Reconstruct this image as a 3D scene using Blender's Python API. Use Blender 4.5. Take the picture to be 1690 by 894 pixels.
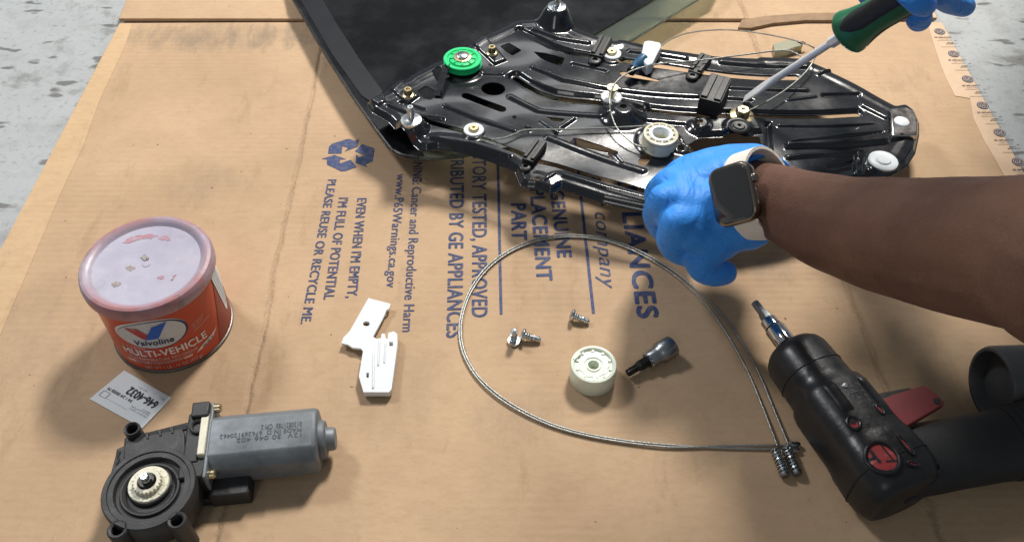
import bpy, bmesh, math, random
import numpy as np
from mathutils import Vector, Matrix
from mathutils.geometry import tessellate_polygon
random.seed(7)
R = math.radians
for o in list(bpy.data.objects): bpy.data.objects.remove(o)
scene = bpy.context.scene
COL = scene.collection

# ------------------------------------------------------------------ camera
F, CX, CY = 1500.0, 845.0, 447.0        # focal length and centre of the photograph, in its pixels
H, PITCH = 0.6245, 48.6
cam_d = bpy.data.cameras.new('camera'); cam = bpy.data.objects.new('camera', cam_d); COL.objects.link(cam)
cam.location = (0, 0, H); cam.rotation_euler = (R(90 - PITCH), 0, 0)
cam_d.sensor_width = 36; cam_d.lens = F / 1690 * 36; cam_d.clip_start = 0.02; cam_d.clip_end = 60
scene.camera = cam
# ------------------------------------------------------------------ light
w = bpy.data.worlds.new('World'); scene.world = w; w.use_nodes = True
bg = w.node_tree.nodes['Background']; bg.inputs[0].default_value = (0.80, 0.91, 1.0, 1); bg.inputs[1].default_value = 0.17
def lamp(name, loc, target, size, power, col, size_y=None):
    d = bpy.data.lights.new(name, 'AREA'); d.energy = power; d.color = col; d.size = size
    if size_y: d.shape = 'RECTANGLE'; d.size_y = size_y
    o = bpy.data.objects.new(name, d); COL.objects.link(o); o.location = loc
    o.rotation_euler = (Vector(target) - Vector(loc)).to_track_quat('-Z', 'Y').to_euler()
    return o
lamp('work_lamp_far', (0.50, 1.95, 1.80), (0.0, 0.6, 0), 0.36, 60, (1.0, 0.95, 0.88))
lamp('work_lamp_left', (-1.45, 1.60, 1.85), (0, 0.6, 0), 0.36, 24, (0.98, 0.98, 1.0))
lamp('sheen_strip_far', (-0.4, 4.2, 2.95), (0, 0.7, 0), 2.2, 7, (0.97, 0.99, 1.0), 0.35)  # unseen strip light, added to lay a grey sheen on the plate's flats
lamp('fill_light_behind', (-0.75, -2.3, 2.1), (0.2, 0.8, 0), 0.5, 8, (1.0, 0.97, 0.92), 1.3)  # unseen fill light added behind the camera, aimed at the plate's slots
vs = scene.view_settings
vs.view_transform = 'Standard'; vs.look = 'None'; vs.gamma = 1; vs.exposure = 0.10; vs.use_curve_mapping = False

# ------------------------------------------------------------------ helpers
_a = R(90 - PITCH); _ca, _sa = math.cos(_a), math.sin(_a)
def ray(px, py):
    x = (px - CX) / F; y = (CY - py) / F
    return x, y * _ca + _sa, y * _sa - _ca
def at(px, py, z):
    dx, dy, dz = ray(px, py); t = (z - H) / dz
    return Vector((dx * t, dy * t, z))
WORLD = {}
def put(o, parent):
    COL.objects.link(o)
    if parent is not None: o.parent = parent
    return o
def thing(name, label, cat, loc=(0, 0, 0), group=None, kind=None):
    o = bpy.data.objects.new(name, None); COL.objects.link(o); o.location = loc
    o.empty_display_size = 0.01
    o['label'] = label; o['category'] = cat
    if group: o['group'] = group
    WORLD[o.name] = Vector(loc)
    return o
def add(name, geo, mat, parent=None, smooth=40, bevel=0, seg=2, label=None, origin=None):
    verts, faces = geo
    org = WORLD[parent.name] if parent is not None else Vector(origin or (0, 0, 0))
    me = bpy.data.meshes.new(name)
    me.from_pydata([tuple(Vector(v) - org) for v in verts], [], [tuple(f) for f in faces])
    bm = bmesh.new(); bm.from_mesh(me); bmesh.ops.recalc_face_normals(bm, faces=bm.faces[:]); bm.to_mesh(me); bm.free()
    if smooth:
        me.shade_smooth(); me.set_sharp_from_angle(angle=R(smooth))
    me.materials.append(mat)
    o = bpy.data.objects.new(name, me); put(o, parent)
    if parent is None: o.location = org
    WORLD[o.name] = org
    if bevel:
        m = o.modifiers.new('bevel', 'BEVEL'); m.width = bevel; m.segments = seg; m.limit_method = 'ANGLE'; m.angle_limit = R(35)
        m.harden_normals = False
    if label: o['label'] = label
    return o
def join(*geos):
    V, Fc = [], []
    for v, f in geos:
        n = len(V); V += [Vector(p) for p in v]; Fc += [[i + n for i in q] for q in f]
    return V, Fc
def frame(axis, hint=(0, 0, 1)):
    z = Vector(axis).normalized(); h = Vector(hint)
    if abs(z.dot(h.normalized())) > 0.95: h = Vector((1, 0, 0)) if abs(z.x) < 0.9 else Vector((0, 1, 0))
    x = h.cross(z).normalized(); y = z.cross(x)
    return x, y, z
def lathe(prof, c=(0, 0, 0), axis=(0, 0, 1), seg=40, rfun=None):
    x, y, z = frame(axis); c = Vector(c); V, Fc = [], []
    for k, (r, h) in enumerate(prof):
        for i in range(seg):
            a = 2 * math.pi * i / seg
            rr = r * (rfun(k, a) if rfun else 1)
            V.append(c + x * (rr * math.cos(a)) + y * (rr * math.sin(a)) + z * h)
    n = len(prof)
    for k in range(n - 1):
        for i in range(seg):
            j = (i + 1) % seg
            Fc.append([k * seg + i, k * seg + j, (k + 1) * seg + j, (k + 1) * seg + i])
    if prof[0][0] > 1e-6 and prof[0] != prof[-1]: Fc.append(list(range(seg))[::-1])
    if prof[-1][0] > 1e-6 and prof[0] != prof[-1]: Fc.append([(n - 1) * seg + i for i in range(seg)])
    return V, Fc
def tube(pts, r, seg=8, closed=False):
    P = [Vector(p) for p in pts]; n = len(P)
    rs = r if isinstance(r, (list, tuple)) else [r] * n
    V, Fc = [], []; ref = None
    for i in range(n):
        t = (P[(i + 1) % n] - P[i - 1]) if closed else (P[min(i + 1, n - 1)] - P[max(i - 1, 0)])
        t.normalize()
        if ref is None: x, y, _ = frame(t)
        else:
            x = (ref - t * ref.dot(t)).normalized(); y = t.cross(x)
        ref = x
        for k in range(seg):
            a = 2 * math.pi * k / seg
            V.append(P[i] + x * (rs[i] * math.cos(a)) + y * (rs[i] * math.sin(a)))
    for i in range(n if closed else n - 1):
        i2 = (i + 1) % n
        for k in range(seg):
            k2 = (k + 1) % seg
            Fc.append([i * seg + k, i * seg + k2, i2 * seg + k2, i2 * seg + k])
    if not closed:
        Fc.append(list(range(seg))[::-1]); Fc.append([(n - 1) * seg + k for k in range(seg)])
    return V, Fc
def smooth_path(pts, sub=6):
    P = [Vector(p) for p in pts]; out = []
    for i in range(len(P) - 1):
        p0 = P[max(i - 1, 0)]; p1 = P[i]; p2 = P[i + 1]; p3 = P[min(i + 2, len(P) - 1)]
        for k in range(sub):
            t = k / sub
            out.append(0.5 * ((2 * p1) + (p2 - p0) * t + (2 * p0 - 5 * p1 + 4 * p2 - p3) * t * t + (3 * p1 - p0 - 3 * p2 + p3) * t ** 3))
    out.append(P[-1]); return out
def loft(rings):
    n = len(rings[0]); V = [Vector(p) for r in rings for p in r]; Fc = []
    for k in range(len(rings) - 1):
        for i in range(n):
            j = (i + 1) % n
            Fc.append([k * n + i, k * n + j, (k + 1) * n + j, (k + 1) * n + i])
    Fc.append(list(range(n))[::-1]); Fc.append([(len(rings) - 1) * n + i for i in range(n)])
    return V, Fc
def prism(poly, z1, z0, holes=()):
    """poly: list of (x, y) in the ground plane; top z1, bottom z0 (numbers or functions of x, y)"""
    f1 = z1 if callable(z1) else (lambda x, y: z1)
    f0 = z0 if callable(z0) else (lambda x, y: z0)
    loops = [[Vector((p[0], p[1], 0)) for p in poly]] + [[Vector((p[0], p[1], 0)) for p in h] for h in holes]
    tris = tessellate_polygon(loops)
    flat = [p for l in loops for p in l]; n = len(flat)
    V = [Vector((p.x, p.y, f1(p.x, p.y))) for p in flat] + [Vector((p.x, p.y, f0(p.x, p.y))) for p in flat]
    if holes: Fc = [list(t) for t in tris] + [[i + n for i in t][::-1] for t in tris]
    else: Fc = [list(range(n)), [i + n for i in range(n)][::-1]]
    s = 0
    for l in loops:
        m = len(l)
        for i in range(m):
            a, b = s + i, s + (i + 1) % m
            Fc.append([a, b, b + n, a + n])
        s += m
    return V, Fc
def pxpoly(pts, z): return [at(x, y, z) for x, y in pts]
def pprism(pts, z1, z0, holes=()):
    return prism(pxpoly(pts, z1), z1, z0, [pxpoly(h, z1) for h in holes])
def boxg(c, ax, size):
    c = Vector(c); x, y, z = [Vector(a).normalized() * (s / 2) for a, s in zip(ax, size)]
    V = [c + x * i + y * j + z * k for k in (-1, 1) for j in (-1, 1) for i in (-1, 1)]
    return V, [[0, 2, 3, 1], [4, 5, 7, 6], [0, 1, 5, 4], [2, 6, 7, 3], [0, 4, 6, 2], [1, 3, 7, 5]]
def helix(c0, c1, r, turns, wire, seg=6, per=14):
    c0, c1 = Vector(c0), Vector(c1); x, y, z = frame(c1 - c0); pts = []
    N = int(turns * per)
    for i in range(N + 1):
        a = 2 * math.pi * i / per
        pts.append(c0.lerp(c1, i / N) + x * (r * math.cos(a)) + y * (r * math.sin(a)))
    return tube(pts, wire, seg)
def circ(c, r, n=24, ry=None): return [(c[0] + r * math.cos(2 * math.pi * i / n), c[1] + (ry or r) * math.sin(2 * math.pi * i / n)) for i in range(n)]

# ---- materials
def mat(name, col, rough=0.5, metal=0.0, var=0.0, vscale=40, rvar=0.0, bump=0.0, bscale=300, trans=0, ior=1.45, coat=0, col2=None, sss=0, spec=None, dist=0.001):
    m = bpy.data.materials.new(name); m.use_nodes = True; nt = m.node_tree; b = nt.nodes['Principled BSDF']
    b.inputs['Base Color'].default_value = (*col, 1); b.inputs['Roughness'].default_value = rough; b.inputs['Metallic'].default_value = metal
    b.inputs['IOR'].default_value = ior
    if trans: b.inputs['Transmission Weight'].default_value = trans
    if coat: b.inputs['Coat Weight'].default_value = coat; b.inputs['Coat Roughness'].default_value = 0.12
    if sss: b.inputs['Subsurface Weight'].default_value = sss; b.inputs['Subsurface Radius'].default_value = (0.006, 0.004, 0.003); b.inputs['Subsurface Scale'].default_value = 0.6
    if spec is not None: b.inputs['Specular IOR Level'].default_value = spec
    tc = nt.nodes.new('ShaderNodeTexCoord')
    if var or rvar:
        n = nt.nodes.new('ShaderNodeTexNoise'); n.inputs['Scale'].default_value = vscale; n.inputs['Detail'].default_value = 7; n.inputs['Roughness'].default_value = 0.65
        nt.links.new(tc.outputs['Object'], n.inputs['Vector'])
        if var:
            mx = nt.nodes.new('ShaderNodeMix'); mx.data_type = 'RGBA'
            c2 = col2 or tuple(c * 0.45 for c in col)
            mx.inputs[6].default_value = (*col, 1); mx.inputs[7].default_value = (*c2, 1)
            mr = nt.nodes.new('ShaderNodeMapRange'); mr.inputs[1].default_value = 0.42; mr.inputs[2].default_value = 0.75; mr.inputs[3].default_value = 0; mr.inputs[4].default_value = var
            nt.links.new(n.outputs[0], mr.inputs[0]); nt.links.new(mr.outputs[0], mx.inputs[0]); nt.links.new(mx.outputs[2], b.inputs['Base Color'])
        if rvar:
            mr2 = nt.nodes.new('ShaderNodeMapRange'); mr2.inputs[1].default_value = 0.3; mr2.inputs[2].default_value = 0.7
            mr2.inputs[3].default_value = max(rough - rvar, 0.02); mr2.inputs[4].default_value = min(rough + rvar, 1)
            nt.links.new(n.outputs[0], mr2.inputs[0]); nt.links.new(mr2.outputs[0], b.inputs['Roughness'])
    if bump:
        nb = nt.nodes.new('ShaderNodeTexNoise'); nb.inputs['Scale'].default_value = bscale; nb.inputs['Detail'].default_value = 4
        nt.links.new(tc.outputs['Object'], nb.inputs['Vector'])
        bp = nt.nodes.new('ShaderNodeBump'); bp.inputs['Strength'].default_value = bump; bp.inputs['Distance'].default_value = dist
        nt.links.new(nb.outputs[0], bp.inputs['Height']); nt.links.new(bp.outputs[0], b.inputs['Normal'])
    return m
class NT:
    """tiny node helper"""
    def __init__(s, name):
        s.m = bpy.data.materials.new(name); s.m.use_nodes = True; s.t = s.m.node_tree; s.b = s.t.nodes['Principled BSDF']
        s.tc = s.t.nodes.new('ShaderNodeTexCoord').outputs['Object']
    def noise(s, scale, detail=5, rough=0.6, vec=None, dist=0):
        n = s.t.nodes.new('ShaderNodeTexNoise'); n.inputs['Scale'].default_value = scale; n.inputs['Detail'].default_value = detail
        n.inputs['Roughness'].default_value = rough; n.inputs['Distortion'].default_value = dist
        s.t.links.new(vec or s.tc, n.inputs['Vector']); return n.outputs[0]
    def scale(s, v, loc=(0, 0, 0)):
        n = s.t.nodes.new('ShaderNodeMapping'); n.inputs['Scale'].default_value = v; n.inputs['Location'].default_value = loc
        s.t.links.new(s.tc, n.inputs['Vector']); return n.outputs[0]
    def rng(s, a, i0, i1, o0=0, o1=1):
        n = s.t.nodes.new('ShaderNodeMapRange')
        for k, v in enumerate((i0, i1, o0, o1)): n.inputs[k + 1].default_value = v
        s.t.links.new(a, n.inputs[0]); return n.outputs[0]
    def math(s, op, a, b=0.0):
        n = s.t.nodes.new('ShaderNodeMath'); n.operation = op
        for k, v in enumerate((a, b)):
            if isinstance(v, (int, float)): n.inputs[k].default_value = v
            else: s.t.links.new(v, n.inputs[k])
        return n.outputs[0]
    def mix(s, f, a, b):
        n = s.t.nodes.new('ShaderNodeMix'); n.data_type = 'RGBA'
        for idx, v in ((0, f), (6, a), (7, b)):
            if isinstance(v, tuple): n.inputs[idx].default_value = (*v, 1)
            elif isinstance(v, (int, float)): n.inputs[idx].default_value = v
            else: s.t.links.new(v, n.inputs[idx])
        return n.outputs[2]
    def xyz(s):
        n = s.t.nodes.new('ShaderNodeSeparateXYZ'); s.t.links.new(s.tc, n.inputs[0]); return n.outputs
    def bump(s, h, strength=0.5, dist=0.001):
        n = s.t.nodes.new('ShaderNodeBump'); n.inputs['Strength'].default_value = strength; n.inputs['Distance'].default_value = dist
        s.t.links.new(h, n.inputs['Height']); s.t.links.new(n.outputs[0], s.b.inputs['Normal'])
    def out(s, **kw):
        for k, v in kw.items():
            i = s.b.inputs[k.replace('_', ' ')]
            if isinstance(v, (int, float)): i.default_value = v
            elif isinstance(v, tuple): i.default_value = (*v, 1)
            else: s.t.links.new(v, i)
        return s.m
def concrete_mat():
    n = NT('stained_concrete')
    base = n.mix(n.noise(5, 6), (0.30, 0.32, 0.322), (0.455, 0.475, 0.478))
    base = n.mix(n.rng(n.noise(26, 8, 0.7), 0.5, 0.72), base, (0.30, 0.31, 0.31))
    base = n.mix(n.rng(n.noise(11, 5, 0.6, dist=0.6), 0.58, 0.66, 0, 0.75), base, (0.17, 0.168, 0.155))
    base = n.mix(n.rng(n.noise(38, 2, 0.4, vec=n.scale((0.7, 1.6, 1))), 0.63, 0.68, 0, 0.85), base, (0.10, 0.097, 0.09))
    base = n.mix(n.rng(n.noise(150, 4), 0.56, 0.70, 0, 0.6), base, (0.2, 0.2, 0.2))
    n.bump(n.noise(120, 6, 0.7), 0.35, 0.002)
    return n.out(Base_Color=base, Roughness=n.rng(n.noise(14), 0.3, 0.7, 0.35, 0.7))
def cardboard_mat(creases=(), light=False):
    n = NT('kraft_cardboard_light' if light else 'kraft_cardboard')
    c0, c1 = ((0.62, 0.435, 0.26), (0.56, 0.385, 0.225)) if light else ((0.550, 0.382, 0.240), (0.460, 0.314, 0.195))
    base = n.mix(n.rng(n.noise(7, 5), 0.35, 0.65), c0, c1)
    fib = n.noise(120, 6, 0.7, vec=n.scale((0.8, 1.3, 1)))
    base = n.mix(n.rng(fib, 0.45, 0.75, 0, 0.30), base, (0.36, 0.235, 0.13))
    # corrugation shows faintly as bands across the sheet
    X, Y, Z = n.xyz()
    flute = n.math('SINE', n.math('MULTIPLY', Y, 2 * math.pi / 0.0072))
    amp = n.rng(n.noise(6, 3), 0.42, 0.66)
    base = n.mix(n.math('MULTIPLY', n.rng(flute, -1, 1, 0, 0.10), amp), base, (0.36, 0.24, 0.14))
    # scuffs and grease
    scuff = n.rng(n.noise(16, 6, 0.75, vec=n.scale((1.5, 0.45, 1))), 0.57, 0.76, 0, 0.55)
    base = n.mix(scuff, base, (0.27, 0.18, 0.105))
    base = n.mix(n.rng(n.noise(4.2, 5, 0.6, dist=0.4), 0.6, 0.74, 0, 0.4), base, (0.29, 0.2, 0.125))
    base = n.mix(n.rng(n.noise(170, 2, 0.4), 0.765, 0.79, 0, 0.8), base, (0.12, 0.08, 0.05))
    for px, py, rx, ry, amt in (() if light else ((340, 62, 0.11, 0.032, 0.75), (470, 60, 0.05, 0.03, 0.6), (330, 300, 0.05, 0.035, 0.35), (640, 640, 0.05, 0.05, 0.25), (1270, 440, 0.03, 0.02, 0.5), (860, 690, 0.04, 0.03, 0.3), (60, 560, 0.06, 0.08, 0.3))):
        q = at(px, py, 0.005)
        ex = n.math('POWER', n.math('DIVIDE', n.math('SUBTRACT', X, q.x), rx), 2.0); ey = n.math('POWER', n.math('DIVIDE', n.math('SUBTRACT', Y, q.y - 0.6), ry), 2.0)
        g = n.rng(n.math('ADD', n.math('ADD', ex, ey), n.math('MULTIPLY', n.math('SUBTRACT', n.noise(40, 6, 0.75, vec=n.scale((1.6, 0.6, 1))), 0.5), 4.0)), 1.1, -0.4, 0, amt)
        base = n.mix(g, base, (0.25, 0.19, 0.135))
    h = n.math('MULTIPLY', n.math('MULTIPLY', flute, amp), 0.06)
    h = n.math('ADD', h, n.math('MULTIPLY', fib, 0.35))
    h = n.math('ADD', h, n.math('MULTIPLY', n.noise(14, 4), 1.2))
    wob = n.math('MULTIPLY', n.math('SUBTRACT', n.noise(22, 5, 0.7), 0.5), 0.010)
    for x0, y0, sx, wd, dep in creases:
        d = n.math('SUBTRACT', n.math('SUBTRACT', n.math('ADD', X, wob), x0), n.math('MULTIPLY', n.math('SUBTRACT', Y, y0), sx))
        g = n.math('POWER', 2.718, n.math('MULTIPLY', n.math('POWER', n.math('ABSOLUTE', n.math('DIVIDE', d, wd)), 2.0), -1.0))
        h = n.math('SUBTRACT', h, n.math('MULTIPLY', g, dep))
        thin = n.math('POWER', 2.718, n.math('MULTIPLY', n.math('POWER', n.math('ABSOLUTE', n.math('DIVIDE', d, wd * 0.4)), 2.0), -1.0))
        base = n.mix(n.math('MULTIPLY', n.math('MULTIPLY', thin, 0.6), n.rng(n.noise(30, 4), 0.42, 0.62)), base, (0.22, 0.14, 0.08))
    n.bump(h, 0.8, 0.0014)
    return n.out(Base_Color=base, Roughness=0.82, Specular_IOR_Level=0.25)
def panel_mat():
    n = NT('black_painted_steel')
    c = n.mix(n.rng(n.noise(30, 6, 0.7), 0.45, 0.75), (0.009, 0.010, 0.013), (0.020, 0.022, 0.027))
    c = n.mix(n.rng(n.noise(420, 3, 0.6), 0.66, 0.74, 0, 0.5), c, (0.13, 0.125, 0.115))           # dust
    c = n.mix(n.rng(n.noise(34, 6, 0.75, vec=n.scale((1, 2.2, 1))), 0.6, 0.72, 0, 0.4), c, (0.055, 0.052, 0.045))   # dried grease
    n.bump(n.noise(60, 3), 0.12, 0.001)
    return n.out(Base_Color=c, Roughness=n.rng(n.noise(24, 6, 0.7), 0.3, 0.75, 0.13, 0.30), Coat_Weight=0.5, Coat_Roughness=0.08)
M = dict(
    concrete=concrete_mat(),
    tape=mat('kraft_tape', (0.64, 0.46, 0.31), 0.55, var=0.25, vscale=60, bump=0.25, bscale=120),
    core=mat('torn_cardboard', (0.33, 0.22, 0.135), 0.9, var=0.6, vscale=60, bump=0.6, bscale=150),
    blue=mat('blue_print', (0.033, 0.058, 0.158), 0.75, var=0.6, vscale=230, col2=(0.22, 0.18, 0.17)),
    dkprint=mat('dark_print', (0.03, 0.032, 0.05), 0.7),
    logo=mat('logo_print', (0.07, 0.085, 0.13), 0.7),
    panel=panel_mat(),
    plastic=mat('black_plastic', (0.014, 0.0145, 0.016), 0.42, var=0.4, vscale=90, col2=(0.03, 0.03, 0.032), rvar=0.1, bump=0.15, bscale=500),
    plastic_m=mat('matt_black_plastic', (0.026, 0.0262, 0.027), 0.5, var=0.5, vscale=70, col2=(0.045, 0.045, 0.045), rvar=0.1, bump=0.2, bscale=700),
    rubber=mat('black_rubber', (0.0125, 0.013, 0.0145), 0.36, var=0.5, vscale=45, col2=(0.03, 0.031, 0.033), rvar=0.12, bump=0.18, bscale=220),
    glass=mat('greenish_glass', (0.62, 0.72, 0.62), 0.05, trans=0.92, ior=1.45),
    tint=mat('black_tint', (0.0065, 0.0068, 0.0078), 0.16, var=0.8, vscale=14, col2=(0.019, 0.020, 0.022), rvar=0.10, spec=0.4),
    zinc=mat('zinc_plated', (0.62, 0.66, 0.68), 0.28, 1, var=0.4, vscale=120, rvar=0.1),
    yzinc=mat('yellow_zinc', (0.60, 0.50, 0.31), 0.32, 1, var=0.5, vscale=150, rvar=0.1),
    steel=mat('steel', (0.55, 0.55, 0.55), 0.22, 1, var=0.3, vscale=90, rvar=0.08),
    driver=mat('driver_steel', (0.78, 0.80, 0.82), 0.34, 0.45, rvar=0.06, vscale=60),
    chrome=mat('chrome', (0.72, 0.72, 0.73), 0.12, 1, rvar=0.06, vscale=40),
    satin=mat('satin_steel', (0.33, 0.345, 0.36), 0.36, 1, var=0.4, vscale=70, rvar=0.1),
    dark_steel=mat('black_oxide', (0.035, 0.034, 0.033), 0.3, 0.8, rvar=0.1, vscale=100),
    wire=mat('wire_rope', (0.40, 0.40, 0.37), 0.42, 0.7, var=0.6, vscale=420, bump=0.5, bscale=700),
    motor=mat('galvanised_steel', (0.185, 0.205, 0.222), 0.55, 0.3, var=0.8, vscale=28, col2=(0.085, 0.095, 0.108), rvar=0.12, bump=0.12, bscale=160),
    motor_print=mat('motor_ink', (0.075, 0.083, 0.092), 0.6),
    cream=mat('cream_plastic', (0.74, 0.71, 0.58), 0.45, var=0.45, vscale=110, col2=(0.52, 0.47, 0.32), sss=0.15),
    drumw=mat('greasy_drum', (0.72, 0.69, 0.55), 0.35, var=0.7, vscale=120, col2=(0.42, 0.37, 0.2), sss=0.1),
    whitep=mat('white_plastic', (0.74, 0.77, 0.79), 0.4, sss=0.15, bump=0.05, bscale=200),
    mint=mat('pale_green_plastic', (0.72, 0.78, 0.66), 0.38, sss=0.25, var=0.15, vscale=80, col2=(0.62, 0.66, 0.52)),
    washer=mat('white_washer', (0.74, 0.78, 0.80), 0.35, var=0.2, vscale=120),
    green=mat('green_plastic', (0.015, 0.62, 0.21), 0.34, var=0.3, vscale=90, col2=(0.01, 0.36, 0.11), sss=0.08),
    plug=mat('blue_plug', (0.025, 0.10, 0.19), 0.4, var=0.4, vscale=200),
    white=mat('paper_white', (0.76, 0.79, 0.80), 0.7, var=0.1, vscale=80),
    ink=mat('black_ink', (0.02, 0.02, 0.022), 0.7),
    grey_ink=mat('grey_ink', (0.33, 0.34, 0.36), 0.7),
    red=mat('can_red', (0.55, 0.062, 0.024), 0.33, var=0.25, vscale=35, col2=(0.36, 0.03, 0.018), rvar=0.08),
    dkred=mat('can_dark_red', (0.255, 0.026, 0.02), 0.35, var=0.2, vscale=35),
    canprint=mat('can_white_print', (0.78, 0.70, 0.66), 0.45),
    canprint2=mat('can_pink_print', (0.70, 0.42, 0.36), 0.45),
    badge=mat('badge_silver', (0.60, 0.61, 0.62), 0.35, 0.1, var=0.5, vscale=30, col2=(0.38, 0.37, 0.38)),
    vred=mat('badge_red', (0.45, 0.035, 0.03), 0.4),
    vblue=mat('badge_blue', (0.012, 0.11, 0.50), 0.4),
    vnavy=mat('badge_navy', (0.02, 0.03, 0.10), 0.4),
    rim=mat('dull_tin', (0.16, 0.15, 0.14), 0.4, 0.7, var=0.5, vscale=80),
    tool_red=mat('tool_red', (0.40, 0.05, 0.052), 0.45, var=0.4, vscale=60, rvar=0.1),
    maroon=mat('tool_maroon', (0.20, 0.028, 0.032), 0.5, var=0.4, vscale=60, rvar=0.1),
    grip=mat('tool_grip', (0.016, 0.0165, 0.0175), 0.6, var=0.4, vscale=50, col2=(0.03, 0.03, 0.03), bump=0.3, bscale=500),
    batt=mat('tool_base', (0.04, 0.042, 0.045), 0.5, var=0.5, vscale=45, col2=(0.075, 0.075, 0.078), rvar=0.1),
    sgreen=mat('driver_green', (0.012, 0.135, 0.06), 0.4, var=0.5, vscale=55, col2=(0.01, 0.08, 0.04), rvar=0.1),
    sblack=mat('driver_black', (0.015, 0.015, 0.017), 0.5, var=0.4, vscale=60, rvar=0.1),
    watch=mat('watch_steel', (0.24, 0.21, 0.18), 0.24, 1, rvar=0.06),
    screen=mat('watch_glass', (0.03, 0.028, 0.026), 0.06, coat=1.0, spec=0.8),
    band=mat('woven_cream_band', (0.78, 0.73, 0.66), 0.8, bump=0.7, bscale=600),
    clear=mat('translucent_plastic', (0.50, 0.50, 0.36), 0.3, var=0.4, vscale=50, trans=0.35),
)
def skin_mat():
    n = NT('skin')
    c = n.mix(n.rng(n.noise(16, 6, 0.65), 0.35, 0.7), (0.165, 0.080, 0.052), (0.105, 0.050, 0.033))
    c = n.mix(n.rng(n.noise(9, 3), 0.55, 0.75, 0, 0.4), c, (0.19, 0.085, 0.057))
    h = n.math('ADD', n.noise(420, 4), n.math('MULTIPLY', n.noise(120, 4), 0.8))
    n.bump(h, 0.6, 0.0011)
    n.b.inputs['Subsurface Weight'].default_value = 0.08; n.b.inputs['Subsurface Radius'].default_value = (0.008, 0.003, 0.002)
    return n.out(Base_Color=c, Roughness=n.rng(n.noise(60), 0.3, 0.7, 0.5, 0.68), Specular_IOR_Level=0.28)
def glove_mat():
    n = NT('nitrile_glove')
    c = n.mix(n.rng(n.noise(22, 5), 0.35, 0.7), (0.050, 0.310, 0.88), (0.038, 0.255, 0.80))
    c = n.mix(n.rng(n.noise(45, 6, 0.7), 0.66, 0.78, 0, 0.55), c, (0.02, 0.06, 0.17))
    wr = n.noise(38, 3, 0.5, vec=n.scale((1.0, 0.45, 1.3)), dist=0.8)
    h = n.math('ADD', n.math('MULTIPLY', wr, 2.2), n.math('MULTIPLY', n.noise(500, 2), 0.12))
    n.bump(h, 0.85, 0.0034)
    return n.out(Base_Color=c, Roughness=0.52, Specular_IOR_Level=0.3)
M['skin'] = skin_mat(); M['glove'] = glove_mat()
def lid_mat():
    n = NT('smeared_plastic_lid')
    X, Y, Z = n.xyz()
    rad = n.math('SQRT', n.math('ADD', n.math('MULTIPLY', X, X), n.math('MULTIPLY', Y, Y)))
    c = n.mix(n.rng(n.noise(30, 5), 0.3, 0.7), (0.33, 0.315, 0.415), (0.43, 0.405, 0.49))
    edge = n.rng(rad, 0.041, 0.049)
    c = n.mix(n.math('MULTIPLY', edge, n.rng(n.noise(26, 4), 0.38, 0.60, 0.25, 0.85)), c, (0.40, 0.14, 0.13))
    # wiped streaks of red grease and grime
    st = n.rng(n.noise(30, 3, 0.5, vec=n.scale((0.6, 1.5, 1), (0.31, 0.1, 0)), dist=0.5), 0.66, 0.70)
    c = n.mix(n.math('MULTIPLY', st, 0.75), c, (0.62, 0.10, 0.11))
    c = n.mix(n.rng(n.noise(48, 5, 0.7), 0.60, 0.76, 0, 0.55), c, (0.24, 0.20, 0.18))
    c = n.mix(n.rng(n.noise(17, 6, 0.7), 0.50, 0.70, 0, 0.5), c, (0.50, 0.49, 0.53))
    c = n.mix(n.math('MULTIPLY', edge, n.rng(n.noise(60, 5, 0.7), 0.54, 0.68, 0, 0.7)), c, (0.16, 0.13, 0.12))
    c = n.mix(n.rng(n.noise(70, 6, 0.8, vec=n.scale((2.5, 0.5, 1))), 0.62, 0.72, 0, 0.4), c, (0.60, 0.58, 0.64))
    n.bump(n.noise(90, 4), 0.15, 0.001)
    return n.out(Base_Color=c, Roughness=n.rng(n.noise(25), 0.3, 0.7, 0.3, 0.5))
M['lid'] = lid_mat()

# ---- lettering
def text_geo(s, bold=0.0, shear=0.0, space=1.0):
    cu = bpy.data.curves.new('lettering', 'FONT'); cu.body = s; cu.size = 1; cu.offset = bold; cu.shear = shear; cu.space_character = space
    cu.resolution_u = 4
    o = bpy.data.objects.new('lettering', cu); me = bpy.data.meshes.new_from_object(o)
    V = [v.co.copy() for v in me.vertices]; Fc = [list(p.vertices) for p in me.polygons]
    bpy.data.objects.remove(o); bpy.data.curves.remove(cu); bpy.data.meshes.remove(me)
    return V, Fc
_hv, _ = text_geo('H'); CAP = max(v.y for v in _hv)
def letter(s, fn, m, parent, bold=0.0, shear=0.0, space=1.06, name='printed_text'):
    """fn(u, v): u 0..1 along the line, v in cap heights"""
    V, Fc = text_geo(s, 0.0, shear, space)
    if not V: return
    if bold:                                             # heavier strokes: the line struck several times, each a hair higher
        n = len(V); V0 = V; V = []; F0 = Fc; Fc = []
        for k, (dx, dy) in enumerate(((0, 0), (1, 0.5), (-1, -0.5), (0.5, -1), (-0.5, 1))):
            V += [Vector((v.x + dx * bold, v.y + dy * bold, k * 0.00003)) for v in V0]; Fc += [[i + k * n for i in f] for f in F0]
    x0 = min(v.x for v in V); x1 = max(v.x for v in V)
    return add(name, ([fn((v.x - x0) / (x1 - x0), v.y / CAP) + Vector((0, 0, v.z)) for v in V], Fc), m, parent, smooth=0)
def text_line(s, S, E, cap, m, parent, z=0.0054, flip=1, **kw):
    """baseline from photo point S to E on height z; cap height in metres"""
    a, b = at(*S, z), at(*E, z); d = b - a; n = Vector((-d.y, d.x, 0)).normalized() * flip
    return letter(s, lambda u, v: a + d * u + n * (cap * v), m, parent, **kw)

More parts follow.
